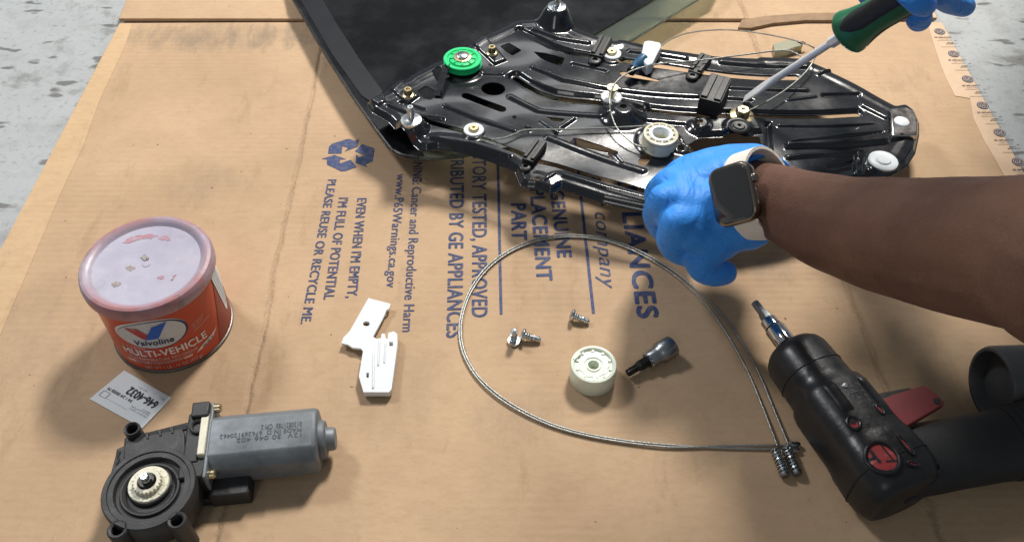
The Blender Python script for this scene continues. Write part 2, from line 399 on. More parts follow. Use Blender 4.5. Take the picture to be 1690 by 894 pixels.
# ================================================================== setting
def quad(x0, x1, y0, y1, z): return [Vector((x0, y0, z)), Vector((x1, y0, z)), Vector((x1, y1, z)), Vector((x0, y1, z))], [[0, 1, 2, 3]]
fl = add('concrete_floor', quad(-4, 4, -3, 6, 0), M['concrete'], None, smooth=0); fl['kind'] = 'structure'

# ================================================================== cardboard
ZB = 0.005
cb = thing('cardboard_sheet', 'big flattened kraft cardboard box with blue printing spread under the parts', 'cardboard', (0, 0.6, 0))
def crease(p, q, wd, dep):
    a, b = at(*p, ZB), at(*q, ZB); sx = (b.x - a.x) / (b.y - a.y)
    return (a.x, a.y - 0.6, sx, wd, dep)
M['cardboard'] = cardboard_mat([crease((530, 90), (404, 682), 0.0022, 1.6), crease((1218, 0), (1545, 860), 0.0026, 2.0)])
M['flap'] = cardboard_mat([crease((1218, 0), (1545, 860), 0.0026, 2.0)])
add('sheet', pprism([(197, 38), (420, 37), (800, 36), (1200, 37), (1553, 36), (2081, 1000), (-310, 1000)], ZB, 0.001), M['cardboard'], cb, bevel=0.0008)
add('flap', prism([at(*p, 0.008) for p in [(196, 31.5), (236, -70), (1500, -70), (1547, 30), (1300, 32), (900, 31), (600, 32.5), (420, 31.5)]], 0.0085, 0.004), M['flap'], cb, bevel=0.0008)
# the brown bare strip of paper along the left edge
add('edge_strip', prism([at(*p, ZB) for p in [(198, 40), (219, 40), (205, 80), (165, 165), (138, 240), (100, 320), (62, 410), (-20, 600), (-150, 880), (-240, 880), (2, 410)]], ZB + 0.0004, ZB - 0.001), cardboard_mat(light=True), cb)
add('torn_strip', prism([at(*p, 0.0085) for p in [(1218, 46), (1224, 33), (1262, 27), (1330, 22), (1400, 21), (1470, 23), (1500, 27), (1470, 33), (1400, 34), (1330, 34), (1275, 39), (1238, 47)]], 0.0089, 0.004), M['core'], cb, bevel=0.0006)
B, PT = M['blue'], cb
text_line("PLEASE REUSE OR RECYCLE ME.", (541.5, 296), (496, 534), 0.0082, B, PT, bold=0.018)
text_line("I'M FULL OF POTENTIAL", (559.5, 326), (534, 494), 0.0088, B, PT, bold=0.018)
text_line("EVEN WHEN I'M EMPTY,", (590, 327), (572, 491), 0.0088, B, PT, bold=0.018)
text_line("www.P65Warnings.ca.gov", (655, 287), (637.5, 474), 0.0086, B, PT, bold=0.009)
text_line("WARNING:", (685, 238), (680.5, 304), 0.0090, B, PT, bold=0.018)
text_line("Cancer and Reproductive Harm", (680, 309), (664, 547), 0.0090, B, PT, bold=0.009)
text_line("DISTRIBUTED BY GE APPLIANCES", (745, 226), (737, 557), 0.0132, B, PT, bold=0.018)
text_line("FACTORY TESTED, APPROVED", (780.5, 230), (779, 523), 0.0132, B, PT, bold=0.018)
text_line("PART", (844, 336), (845, 396), 0.0135, B, PT, bold=0.028)
text_line("REPLACEMENT", (872.5, 284), (886.5, 463), 0.0135, B, PT, bold=0.028)
text_line("GENUINE", (908, 314), (920.5, 425), 0.0128, B, PT, bold=0.028)
text_line("a Haier company", (972, 250), (993, 476), 0.0140, B, PT, shear=0.28)
text_line("GE APPLIANCES", (1008, 226), (1053.5, 525), 0.0175, B, PT, bold=0.03, space=1.1)
for (p, q, wd) in (((820.5, 215), (827, 518.5), 0.0025), ((947, 215), (979.5, 517), 0.0027)):
    a, b = at(*p, 0.0054), at(*q, 0.0054); n = Vector((b.y - a.y, a.x - b.x, 0)).normalized() * wd / 2
    add('printed_rule', ([a - n, b - n, b + n, a + n], [[0, 1, 2, 3]]), B, cb, smooth=0)
Zs = 10.517
for poly in (
    [(225, 405), (240, 280), (300, 232), (545, 155), (605, 152), (690, 187), (757, 148), (742, 282), (510, 368), (575, 305), (475, 272), (458, 403)],
    [(815, 240), (1000, 300), (1027, 325), (1000, 535), (868, 590), (912, 640), (705, 565), (712, 412), (762, 470), (862, 438), (690, 362)],
    [(110, 497), (335, 428), (545, 503), (437, 505), (422, 577), (620, 512), (722, 635), (530, 705), (455, 710), (205, 592), (207, 502)]):
    P = [at(520 + x / Zs, 215 + y / Zs, 0.0054) for x, y in poly]
    tr = tessellate_polygon([[Vector((p.x, p.y, 0)) for p in P]])
    add('recycling_arrow', (P, [list(t) for t in tr]), B, cb, smooth=0)
# printed tape along the right edge
edge = lambda y, o=0: (1546 + 0.5475 * (y - 20) - o, y)
inner = [(1529, 38), (1532, 45), (1546, 90), (1560, 128), (1576, 159), (1601, 163), (1606, 195), (1625, 235), (1641, 262), (1662, 300), (1725, 420)]
tp = add('printed_tape', prism([at(*p, ZB) for p in inner + [edge(y, 2) for y in (420, 300, 200, 100, 38)]], 0.0056, ZB - 0.001), M['tape'], cb)
add('printed_tape', prism([at(*p, 0.0085) for p in ((1500, -30), (1512, 0), (1528, 30), (1546, 30), (1517, -30))], 0.0091, 0.008), M['tape'], cb)
tz = lambda y: 0.0061 if y > 31 else 0.0096
for (lx, ly) in ((1551, 52), (1574, 89), (1597, 130.5), (1622, 174), (1650, 219), (1680.5, 267), (1713, 320)):
    z = tz(ly); s = 0.62 + 0.38 * (ly - 50) / 220
    c = at(lx, ly, z); r = 0.0062
    g = circ((c.x, c.y), r, 28)
    add('logo_disc', ([Vector((x, y, z)) for x, y in g], [list(range(28))]), M['logo'], tp, smooth=0)
    mono = circ((c.x, c.y), r * 0.82, 24); mono2 = circ((c.x, c.y), r * 0.74, 24)
    add('logo_ring', ([Vector((x, y, z + 0.0002)) for x, y in mono + mono2], [[i, (i + 1) % 24, 24 + (i + 1) % 24, 24 + i] for i in range(24)]), M['tape'], tp, smooth=0)
    letter('GE', lambda u, v: Vector((c.x + (u - 0.5) * r * 1.1, c.y + (v - 0.5) * r * 0.75, z + 0.0002)), M['tape'], tp, shear=0.3)
    def tl(sx, dx, dy, wid, cap, bold=0.02):
        a = Vector((c.x + dx, c.y + dy, z))
        letter(sx, lambda u, v: a + Vector(((u - 0.5) * wid, v * cap, 0)), M['dkprint'], tp, bold=bold)
    tl('GE APPLIANCES', 0.000, -0.0130, 0.020, 0.0021)
    tl('a Haier company', 0.001, -0.0160, 0.014, 0.0014, 0)
    tl('GENUINE', 0.0050, -0.0235, 0.007, 0.0013)
    tl('REPLACEMENT PART', 0.0060, -0.0260, 0.013, 0.0013)
    tl('GE', 0.0120, -0.0200, 0.003, 0.0016)
    for dx, dy, wid in ((0.000, -0.0185, 0.017), (0.003, -0.0310, 0.022)):
        a = Vector((c.x + dx, c.y + dy, z))
        add('printed_rule', ([a + Vector((sx * wid / 2, sy * 0.0002, 0)) for sx, sy in ((-1, -1), (1, -1), (1, 1), (-1, 1))], [[0, 1, 2, 3]]), M['dkprint'], tp, smooth=0)

# ================================================================== window glass
def glass_z(x, y): return 0.031 - 0.12 * max(0, -0.02 - x) ** 2
gl = thing('window_glass', 'dark tinted car window glass lying under the black metal regulator plate', 'window glass', at(760, 60, 0))
outl = [(478, -12), (540, 95), (590, 172), (640, 241), (650, 250), (664, 257), (688, 262), (720, 262), (760, 258), (840, 245), (900, 180), (1000, 88), (1046, 65), (1090, 38), (1152, 0), (1180, -16), (1190, -40), (470, -40)]
def sheetpoly(pts, f, dz, th, inset=0):
    P = [at(px, py, 0.030) for px, py in pts]
    return prism([(p.x, p.y) for p in P], lambda x, y: f(x, y) + dz, lambda x, y: f(x, y) + dz - th)
add('glass_pane', sheetpoly(outl, glass_z, 0, 0.004), M['glass'], gl, bevel=0.0012, seg=3)
tinted = [(480.5, -12), (542, 94), (592, 171), (641.5, 239.5), (651, 248), (665, 254), (688, 258), (701, 258), (690, 240), (760, 200), (900, 120), (985, 57), (1082, 0), (1100, -16), (1100, -40), (473, -40)]
add('black_backing', sheetpoly(tinted, glass_z, 0.0008, 0.0004), M['tint'], gl)
add('grey_band', sheetpoly([(492, -10), (528, -10), (560, 45), (600, 108), (632, 152), (618, 172), (597, 158), (548, 88)], glass_z, 0.0013, 0.0004), mat('grey_band', (0.018, 0.019, 0.022), 0.28, var=0.5, vscale=40), gl)  # slightly lighter grey band just inside the pane's left edge
edge_l = smooth_path([at(px, py, 0.030) + Vector((0.001, 0, 0.0005)) for px, py in ((479, -12), (541, 95), (591, 172), (640, 240), (650, 249.5), (664, 256.5), (689, 261))], 8)
add('edge_trim', tube([Vector((p.x, p.y, glass_z(p.x, p.y) + 0.0002)) for p in edge_l], 0.0018, 8), M['rubber'], gl)

# ================================================================== window regulator
_l, _r = at(604, 165, 0.058), at(1520, 205, 0.047)
PB = (0.047 - 0.058) / (_r.x - _l.x); PA = 0.058 - PB * _l.x            # the plate's plane: z = PA + PB * x
def pz(x, y=0): return PA + PB * x
def on(px, py, up=0.0):
    dx, dy, dz = ray(px, py); t = (PA + up - H) / (dz - PB * dx)
    return Vector((dx * t, dy * t, H + dz * t))
wr = thing('window_regulator', 'black stamped steel window regulator plate with pulley, clips and cable', 'window regulator', (on(1000, 190).x, on(1000, 190).y, 0))
OUT = [(604, 166), (605, 161), (612, 155), (633, 146), (638, 140), (655, 129), (668, 126), (673, 122), (711, 104), (735, 94), (752, 83), (772, 71), (785, 62), (792, 57), (803, 54), (835, 40), (852, 31), (876, 29), (892, 27), (905, 26), (935, 28), (948, 36), (954, 43), (963, 48), (986, 56), (1015, 63), (1020, 61), (1032, 62), (1062, 70), (1092, 78), (1150, 86), (1180, 89), (1247, 92), (1252, 90), (1320, 93), (1343, 100), (1357, 106), (1370, 112), (1377, 118), (1420, 139), (1478, 169), (1487, 167), (1494, 166), (1503, 170), (1514, 179), (1520, 196), (1520, 217), (1514, 246), (1501, 266), (1485, 277), (1440, 296), (1380, 318), (1300, 342), (1200, 354), (1120, 351), (1069, 341), (996, 327), (940, 310), (926, 305), (916, 312), (908, 313), (882, 304), (869, 303), (858, 297), (850, 277), (838, 270), (800, 256), (780, 250), (745, 241), (722, 238), (704, 241), (690, 239), (676, 226), (664, 214), (652, 206), (640, 194), (613, 179)]
SLOTS = [
    ([(696, 197), (730, 206), (764, 216), (800, 231), (832, 245), (866, 257)], 3.6),
    ([(886, 266), (920, 273), (985, 293), (1030, 305), (1072, 317), (1120, 329)], 3.8),
    ([(858, 50), (880, 62), (910, 76), (945, 85.5), (978, 90), (1025, 98), (1080, 108), (1140, 117), (1200, 123), (1260, 126.5), (1314, 128)], 3.9),
    ([(851, 124), (868, 136), (890, 148), (915, 156.5), (945, 161), (980, 164), (1030, 171), (1060, 176), (1095, 180.5), (1130, 184), (1170, 187), (1215, 188.5), (1280, 188), (1350, 187), (1416, 185.5)], 3.9),
    ([(769, 160), (800, 171), (828, 180)], 5.5),
    ([(1072, 243), (1070, 256), (1061, 268)], 5.5),
]
HOLES = [
    [(688, 150), (703, 141), (724, 155), (711, 166), (700, 163)],
    [(712, 119), (724, 111), (741, 119), (738, 130), (728, 141), (720, 133)],
    [(825, 77), (840, 72), (861, 84), (846, 92), (834, 85)],
    [(880, 86), (900, 88), (932, 96), (926, 111), (908, 104), (893, 97)],
    [(1022, 119), (1030, 117), (1060, 124), (1089, 131), (1087, 134), (1060, 130), (1026, 125)],
    [(898, 191), (934, 195), (927, 200), (915, 199)],
    [(940, 234), (947, 227), (960, 229), (990, 238), (1022, 250), (1018, 254), (980, 246), (945, 238)],
    [(1135, 238), (1148, 230), (1160, 226), (1185, 226), (1200, 224), (1213, 225), (1230, 229), (1245, 225), (1253, 227), (1256, 238), (1262, 265), (1235, 290), (1180, 285), (1150, 255)],
]
HOLES += [circ((814, 147), 20, 20, 11.5), circ((849, 193), 4, 12, 3), circ((1153, 210), 6, 14, 3.4), circ((1123, 249), 6, 14, 3.6), circ((1027, 190), 6, 14, 3.8), circ((886, 296), 5, 12, 3)]
w2 = lambda pts: np.array([[on(x, y).x, on(x, y).y] for x, y in pts])
MM = 0.00062                                             # metres per photo pixel on the plate
def d_seg(P, a, b):
    ab = b - a; t = np.clip(((P - a) @ ab) / max(ab @ ab, 1e-12), 0, 1)
    return np.linalg.norm(P - a - t[:, None] * ab, axis=1)
def d_line(P, pts):
    d = np.full(len(P), 9.0)
    for i in range(len(pts) - 1): d = np.minimum(d, d_seg(P, pts[i], pts[i + 1]))
    return d
def sd_poly(P, pts):
    d = np.full(len(P), 9.0); ins = np.zeros(len(P), bool); n = len(pts)
    for i in range(n):
        a, b = pts[i], pts[(i + 1) % n]; d = np.minimum(d, d_seg(P, a, b))
        c = (a[1] > P[:, 1]) != (b[1] > P[:, 1])
        if b[1] != a[1]: ins ^= c & (P[:, 0] < (b[0] - a[0]) * (P[:, 1] - a[1]) / (b[1] - a[1]) + a[0])
    return np.where(ins, -d, d)
wOUT = w2(OUT); wSL = [(w2(p), hw * MM * 1.35) for p, hw in SLOTS]; wHO = [w2(h) for h in HOLES]
def sd_cut(P):
    c = np.full(len(P), 9.0)
    for p, hw in wSL: c = np.minimum(c, d_line(P, p) - hw)
    for h in wHO: c = np.minimum(c, sd_poly(P, h))
    return c
def sd_all(P): return np.maximum(sd_poly(P, wOUT), -sd_cut(P))
sm = lambda t: (lambda u: u * u * (3 - 2 * u))(np.clip(t, 0, 1))
RIBS = [   # polyline, half width px, height m, edge softness px
    (SLOTS[3][0][:8], 15, -0.0042, 7), (SLOTS[3][0][6:], 11, -0.0036, 5), (SLOTS[2][0][:6], 10, -0.0030, 5), (SLOTS[2][0][5:], 8, -0.0026, 4),
    ([(880, 112), (930, 134), (990, 145), (1060, 152), (1150, 160)], 7, 0.0030, 6),
    ([(1360, 158), (1416, 157)], 6, -0.0022, 3), ([(1350, 124), (1369, 118)], 5, 0.0028, 3),
    ([(893, 201), (918, 219)], 4.5, 0.0030, 3), ([(922, 214), (948, 196)], 4.5, 0.0030, 3),
    ([(1010, 252), (1024, 268)], 6, -0.0026, 4), ([(905, 228), (1000, 262), (1060, 283)], 8, 0.0022, 7),
    ([(870, 212), (874, 215)], 5, 0.0045, 4), ([(1200, 165), (1240, 167)], 6, -0.0025, 4),
    ([(1190, 104), (1330, 112)], 6, 0.0026, 5), ([(1040, 84), (1130, 99)], 7, 0.0022, 6), ([(880, 50), (920, 64), (970, 70)], 7, 0.0026, 6),
    ([(642, 176), (680, 190), (730, 196)], 5, 0.0030, 5), ([(712, 227), (780, 240), (840, 260)], 5, 0.0030, 5), ([(930, 291), (1000, 312), (1075, 330)], 5, 0.0026, 4),
    ([(780, 113), (800, 122), (830, 122)], 4, 0.0022, 3), ([(900, 298), (917, 287)], 4, 0.0022, 3), ([(1300, 165), (1345, 160)], 4, 0.0016, 3),
    ([(842, 160), (890, 182), (960, 190), (1000, 194)], 7, 0.0022, 6), ([(735, 176), (790, 197), (850, 218)], 6, 0.0022, 5), ([(1285, 208), (1440, 206)], 5, 0.0020, 5), ([(1205, 146), (1330, 150)], 6, 0.0024, 5),
    ([(1300, 262), (1420, 250)], 6, 0.0026, 5), ([(660, 168), (700, 182)], 5, -0.0020, 4), ([(1050, 200), (1130, 205)], 6, -0.0024, 5), ([(945, 106), (1000, 118)], 6, -0.0022, 5), ([(1425, 175), (1462, 195)], 8, 0.0022, 6),
    ([(1370, 275), (1410, 266)], 7, -0.0030, 4), ([(1420, 258), (1416, 285)], 9, 0.0030, 6),
]
PADS = [   # polygon, height, softness px
    ([(640, 146), (660, 132), (694, 160), (672, 176)], 0.0030, 4), ([(777, 74), (801, 61), (838, 100), (815, 108)], 0.0030, 4),
    ([(1292, 238), (1330, 231), (1408, 220), (1414, 212), (1462, 209), (1466, 238), (1400, 244), (1294, 249)], 0.0050, 4),
    ([(1300, 240), (1400, 227), (1455, 223), (1458, 226), (1400, 234), (1305, 243)], -0.0030, 3),
    ([(1140, 202), (1180, 196), (1250, 198), (1262, 222), (1150, 226)], 0.0050, 8), ([(608, 166), (630, 152), (640, 170), (625, 178)], 0.0024, 4),
    ([(1465, 185), (1515, 185), (1512, 232), (1466, 232)], -0.0035, 5), ([(1260, 200), (1275, 200), (1280, 300), (1262, 300)], -0.0040, 8),
    ([(1100, 255), (1150, 250), (1170, 300), (1100, 320)], 0.0040, 10),
]
CONES = [  # base centre, base radius px, top radius px, height
    ((680, 210), 30, 15, 0.009), ((918, 35), 40, 15, 0.018), ((1027, 192), 40, 11, 0.010), ((1153, 210), 22, 11, 0.0035), ((1123, 249), 20, 9, 0.0035),
    ((1216, 217), 26, 17, 0.0035), ((1457, 270), 30, 22, 0.0012), ((1008, 168), 17, 12, 0.004), ((1088, 236), 40, 32, 0.002), ((765, 118), 34, 24, 0.002), ((1009, 97), 18, 13, 0.002), ((782, 222), 17, 13, 0.002),
]
wRI = [(w2(p), hw * MM, h, max(s * MM * 0.9, 0.0030)) for p, hw, h, s in RIBS]; wPA = [(w2(p), h, max(s * MM * 0.9, 0.0030)) for p, h, s in PADS]
wCO = [(w2([c])[0], a * MM, b * MM, h) for c, a, b, h in CONES]
def plate_h(P, edge=True):
    h = np.zeros(len(P))
    for p, hw, hh, s in wRI: h += hh * sm((hw - d_line(P, p)) / s)
    for p, hh, s in wPA: h += hh * sm((-sd_poly(P, p)) / s)
    for c, ra, rb, hh in wCO: h += hh * sm((ra - np.linalg.norm(P - c, axis=1)) / (ra - rb))
    h += 0.0008 * np.sin(P[:, 0] * 47 + P[:, 1] * 31) + 0.0006 * np.sin(P[:, 0] * 23 - P[:, 1] * 75 + 1)
    if edge:
        e = -sd_poly(P, wOUT)
        h -= 0.0062 * sm(1 - e / 0.0052); h += 0.0010 * sm(1 - np.abs(e - 0.012) / 0.008)
    return h
def hz(px, py):
    """height of the plate's surface, as seen at that place of its plane"""
    p = on(px, py); return pz(p.x) + float(plate_h(np.array([[p.x, p.y]]), False)[0])
def seat(px, py):
    """the point of the stamped surface that the photograph shows at this pixel"""
    up = 0.0
    for _ in range(6):
        p = on(px, py, up); up = 0.5 * up + 0.5 * float(plate_h(np.array([[p.x, p.y]]), False)[0])
    return on(px, py, up)
def build_plate():
    st = 0.0008
    x0, y0 = wOUT.min(0) - 3 * st; x1, y1 = wOUT.max(0) + 3 * st
    xs = np.arange(x0, x1, st); ys = np.arange(y0, y1, st); nx, ny = len(xs), len(ys)
    P = np.stack(np.meshgrid(xs, ys), -1).reshape(-1, 2)
    Fv = sd_all(P); ins = (Fv < 0).reshape(ny, nx)
    keep = ins[:-1, :-1] | ins[1:, :-1] | ins[:-1, 1:] | ins[1:, 1:]
    use = np.zeros((ny, nx), bool)
    use[:-1, :-1] |= keep; use[1:, :-1] |= keep; use[:-1, 1:] |= keep; use[1:, 1:] |= keep
    idx = np.where(use.ravel())[0]; mp = -np.ones(nx * ny, int); mp[idx] = np.arange(len(idx))
    Q = P[idx].copy(); e = 1e-5
    for _ in range(3):
        f = sd_all(Q); o = f > 0
        if not o.any(): break
        q = Q[o]; gx = (sd_all(q + [e, 0]) - f[o]) / e; gy = (sd_all(q + [0, e]) - f[o]) / e
        Q[o] = q - np.stack([gx, gy], 1) * f[o][:, None]
    z = PA + PB * Q[:, 0] + plate_h(Q)
    j, i = np.where(keep); a = j * nx + i
    quads = np.stack([mp[a], mp[a + 1], mp[a + nx + 1], mp[a + nx]], 1)
    org = np.array(WORLD[wr.name]); V = np.column_stack([Q, z]) - org
    me = bpy.data.meshes.new('carrier_plate'); me.from_pydata(V.tolist(), [], quads.tolist()); me.shade_smooth(); me.materials.append(M['panel'])
    o = put(bpy.data.objects.new('carrier_plate', me), wr); WORLD[o.name] = Vector(org)
    so = o.modifiers.new('sheet', 'SOLIDIFY'); so.thickness = 0.0012; so.offset = -1
    es = o.modifiers.new('crisp_edges', 'EDGE_SPLIT'); es.split_angle = R(78)
    return o
plate = build_plate()
def rnd(px, py, up=0.0):
    """where something round sits on the plate, from the photo pixel of its centre"""
    p = seat(px, py); p.z += up; return p
UPN = Vector((-PB, 0, 1)).normalized()
hexr = lambda k, a: 0.866 / math.cos((a % (math.pi / 3)) - math.pi / 6)
def flange_nut(px, py, s=1.0):
    c = rnd(px, py)
    n = add('flange_nut', lathe([(0.0066 * s, -0.001), (0.0068 * s, 0.0006), (0.0060 * s, 0.0014), (0.0042 * s, 0.0022), (0.004 * s, 0.0022)], c, UPN, 36), M['yzinc'], wr)
    add('nut_barrel', lathe([(0.0041 * s, 0.001), (0.0041 * s, 0.0078 * s), (0.0034 * s, 0.0084 * s), (0.0020 * s, 0.0084 * s), (0.0018 * s, 0.005 * s), (0, 0.005 * s)], c, UPN, 36), M['yzinc'], n)
flange_nut(674, 158); flange_nut(812, 88)
def stud(q, h=0.017):
    c = on(*q); c.z += float(plate_h(np.array([[c.x, c.y]]), False)[0])
    n = add('adjusting_stud', lathe([(0.0088, -0.004), (0.0100, -0.0012), (0.0104, 0.0004), (0.0100, 0.0016), (0.0042, 0.0022), (0.0028, 0.003), (0, 0.003)], c, UPN, 40), M['zinc'], wr)
    add('threaded_pin', lathe([(0.0034, 0.0), (0.0034, h - 0.003), (0.0027, h - 0.0024), (0.0027, h), (0.0014, h), (0.0012, h - 0.002), (0, h - 0.002)], c, UPN, 24), M['zinc'], n)
    add('pin_thread', helix(c + UPN * 0.002, c + UPN * (h - 0.003), 0.0033, 8, 0.0004, 5), M['zinc'], n)
stud((680, 210)); stud((918, 35), 0.022)
def washer(px, py, r=0.0098, up=0.001, boss=True):
    c = rnd(px, py, up)
    n = add('white_washer', lathe([(r * 0.92, -0.002), (r, -0.001), (r, 0.0006), (r * 0.94, 0.0012), (r * 0.5, 0.0012), (r * 0.5, 0.0004), (0, 0.0004)], c, UPN, 40), M['washer'], wr)
    if boss: add('rivet', lathe([(r * 0.52, 0), (r * 0.52, 0.0028), (r * 0.44, 0.0036), (r * 0.16, 0.0036), (r * 0.12, 0.0016), (0, 0.0016)], c, UPN, 30), M['yzinc'], n)
    return n, c
washer(782, 216); washer(1009, 90, 0.0105)
n_, c_ = washer(1009, 162, 0.0105, boss=False)
add('guide_pin', lathe([(0.0032, 0), (0.0029, 0.009), (0.0029, 0.010), (0.0058, 0.0104), (0.0062, 0.0115), (0.0058, 0.0126), (0.0016, 0.0126), (0.0013, 0.011), (0, 0.011)], c_, UPN, 30), M['yzinc'], n_)
n_, c_ = washer(1457, 267, 0.0138, boss=False)
add('rivet', lathe([(0.0068, 0), (0.0068, 0.0018), (0.0062, 0.0024), (0, 0.0027)], c_, UPN, 32), M['washer'], n_)
# green pulley with brass bush and steel axle
c = rnd(764, 110, 0.0075); r = 0.0198
pu = add('pulley', lathe([(0.010, -0.005), (r * 0.97, -0.005), (r, -0.0042), (r, -0.0034), (r * 0.84, -0.0016), (r * 0.84, -0.0006), (r * 0.98, 0.0012), (r, 0.002), (r * 0.97, 0.0028), (r * 0.80, 0.0028), (r * 0.78, 0.0016), (r * 0.70, 0.0016), (r * 0.68, 0.0034), (r * 0.47, 0.0040), (0.006, 0.0040)], c, UPN, 64), M['green'], wr)
for k in range(9):
    a = 2 * math.pi * k / 9; u, v, _ = frame(UPN); d = u * math.cos(a) + v * math.sin(a); t = UPN.cross(d)
    add('spoke', boxg(c + d * r * 0.57 + UPN * 0.0042, (d, t, UPN), (r * 0.22, 0.0011, 0.0010)), M['green'], pu)
add('brass_bush', lathe([(r * 0.46, 0.003), (r * 0.46, 0.0050), (r * 0.30, 0.0054), (r * 0.30, 0.003), (r * 0.46, 0.003)], c, UPN, 40, lambda k, a: 1 + 0.035 * math.cos(16 * a)), M['yzinc'], pu)
add('axle', lathe([(r * 0.30, 0.003), (r * 0.31, 0.0066), (r * 0.26, 0.0074), (0, 0.0076)], c, UPN, 32), M['zinc'], pu)
# bent tab below the pulley
a = seat(722, 160); b = seat(738, 118) + Vector((0, 0, 0.006)); d = (b - a)
add('bent_tab', join(boxg((a + b) / 2 + Vector((0, 0, 0.002)), (d, d.cross(UPN), UPN.cross(d.cross(UPN))), (d.length, 0.0075, 0.0012)),
                     boxg((a + b) / 2 + Vector((0.0035, 0, 0.0035)), (d, d.cross(UPN), UPN), (d.length * 0.9, 0.0012, 0.004))), M['panel'], wr, bevel=0.0004)
# black plastic clips
def clip(far, near, wpx, h, front, name='plastic_clip', foot=True):
    a, b = on(*far, h), on(*near, h); d = b - a; d.z = 0; L = d.length; d.normalize(); s = Vector((-d.y, d.x, 0)); wd = wpx * MM
    zz = Vector((0, 0, 1)); mid = (a + b) / 2; base = pz(mid.x)
    o = add(name, join(boxg(mid - zz * 0.0012, (d, s, zz), (L, wd, 0.0024)), boxg(b + d * 0.0008 - zz * (h * 0.5 + 0.0006), (d, s, zz), (0.0024, wd * 0.94, h + 0.0012)),
                       boxg(a - d * 0.001 - zz * h * 0.5, (d, s, zz), (0.003, wd * 0.8, h)), boxg(mid + s * (wd / 2 - 0.0009) - zz * h * 0.5, (d, s, zz), (L * 0.92, 0.0018, h * 0.98))), M['plastic'], wr, bevel=0.0005)
    for k in (-0.30, 0.30):
        add('ridge', boxg(mid + s * (k * wd) + zz * 0.0009, (d, s, zz), (L * 0.98, wd * 0.30, 0.0024)), M['plastic'], o, bevel=0.0006)
    if foot:
        f = b + d * 0.006; f.z = pz(f.x) + 0.001
        add('foot', lathe([(wd * 0.46, -0.001), (wd * 0.46, 0.0022), (wd * 0.38, 0.003), (wd * 0.2, 0.003), (wd * 0.17, 0.001), (0, 0.001)], f, zz, 24), M['plastic'], o)
    return o
clip((1000, 62), (985, 90), 24, 0.006, None)
clip((1166, 92), (1147, 117), 23, 0.0052, None)
clip((893, 234), (872, 262), 20, 0.008, None)
clip((1190, 127), (1172, 164), 36, 0.0185, None, 'bracket', False)
# cable drum with wound cable
c = rnd(1087, 241, 0.0); rd = 0.0166
prof = [(rd, 0.000), (rd * 1.02, 0.002)] + [(rd * (0.96 + (0.035 if k % 2 else 0)), 0.003 + 0.0010 * k) for k in range(12)] + [(rd * 1.01, 0.0158), (rd * 0.98, 0.0176), (rd * 0.84, 0.0182), (rd * 0.78, 0.0160), (rd * 0.70, 0.0160), (rd * 0.68, 0.0182), (rd * 0.50, 0.0182), (rd * 0.47, 0.0172), (rd * 0.46, 0.006), (0, 0.006)]
prof = [(r_, h_ * 0.86) for r_, h_ in prof]
dr = add('cable_drum', lathe(prof, c, UPN, 56), M['drumw'], wr)
add('drum_face', lathe([(rd * 0.69, 0.0153), (rd * 0.67, 0.0161), (rd * 0.51, 0.0161), (rd * 0.47, 0.0151), (rd * 0.47, 0.008), (rd * 0.45, 0.008), (rd * 0.45, 0.0146), (rd * 0.69, 0.0153)], c, UPN, 48), M['whitep'], dr)
for k in range(12):
    a = 2 * math.pi * k / 12; u, v, _ = frame(UPN); e_ = u * math.cos(a) + v * math.sin(a)
    add('drum_tooth', boxg(c + e_ * rd * 0.76 + UPN * 0.0144, (e_, UPN.cross(e_), UPN), (0.0030, 0.0014, 0.0026)), M['cream'], dr, bevel=0.0003)
# hex flange bolt
c = rnd(1223, 196, 0.0035)
bo = add('flange_bolt', lathe([(0.0112, -0.0005), (0.0120, 0.0004), (0.0118, 0.0012), (0.0065, 0.0028), (0.006, 0.0028)], c, UPN, 40), M['yzinc'], wr)
add('bolt_head', lathe([(0.0072, 0.002), (0.0072, 0.0078), (0.0062, 0.0086), (0.0020, 0.0086), (0.0018, 0.007), (0, 0.007)], c, UPN, 6), M['yzinc'], bo, bevel=0.0004)
c = rnd(1219, 211, 0.0005)
add('rubber_grommet', lathe([(0.0105, 0), (0.0105, 0.0018), (0.009, 0.0026), (0.0075, 0.0016), (0.0062, 0.0016), (0.005, 0.0030), (0.002, 0.0030), (0.002, 0.001), (0, 0.001)], c, UPN, 32), M['rubber'], wr)
# bare steel end bracket with the white rivet
c0, c1 = on(1471, 178, 0.006), on(1512, 228, 0.006)
pb = [on(*p, 0.006) for p in ((1470, 179), (1496, 177), (1510, 184), (1514, 205), (1514, 222), (1472, 224))]
eb = add('end_bracket', prism([(p.x, p.y) for p in pb], lambda x, y: pz(x) + 0.006, lambda x, y: pz(x) - 0.004), M['steel'], wr, bevel=0.0012, seg=3)
c = on(1488, 201, 0.006)
add('white_rivet', lathe([(0.0072, -0.001), (0.0072, 0.0008), (0.0060, 0.0016), (0, 0.0019)], c, UPN, 32), M['whitep'], eb)
add('rivet_hole', lathe([(0.0017, -0.0012), (0.0017, 0.0002), (0, 0.0002)], on(1489, 221, 0.006), UPN, 16), M['dark_steel'], eb)
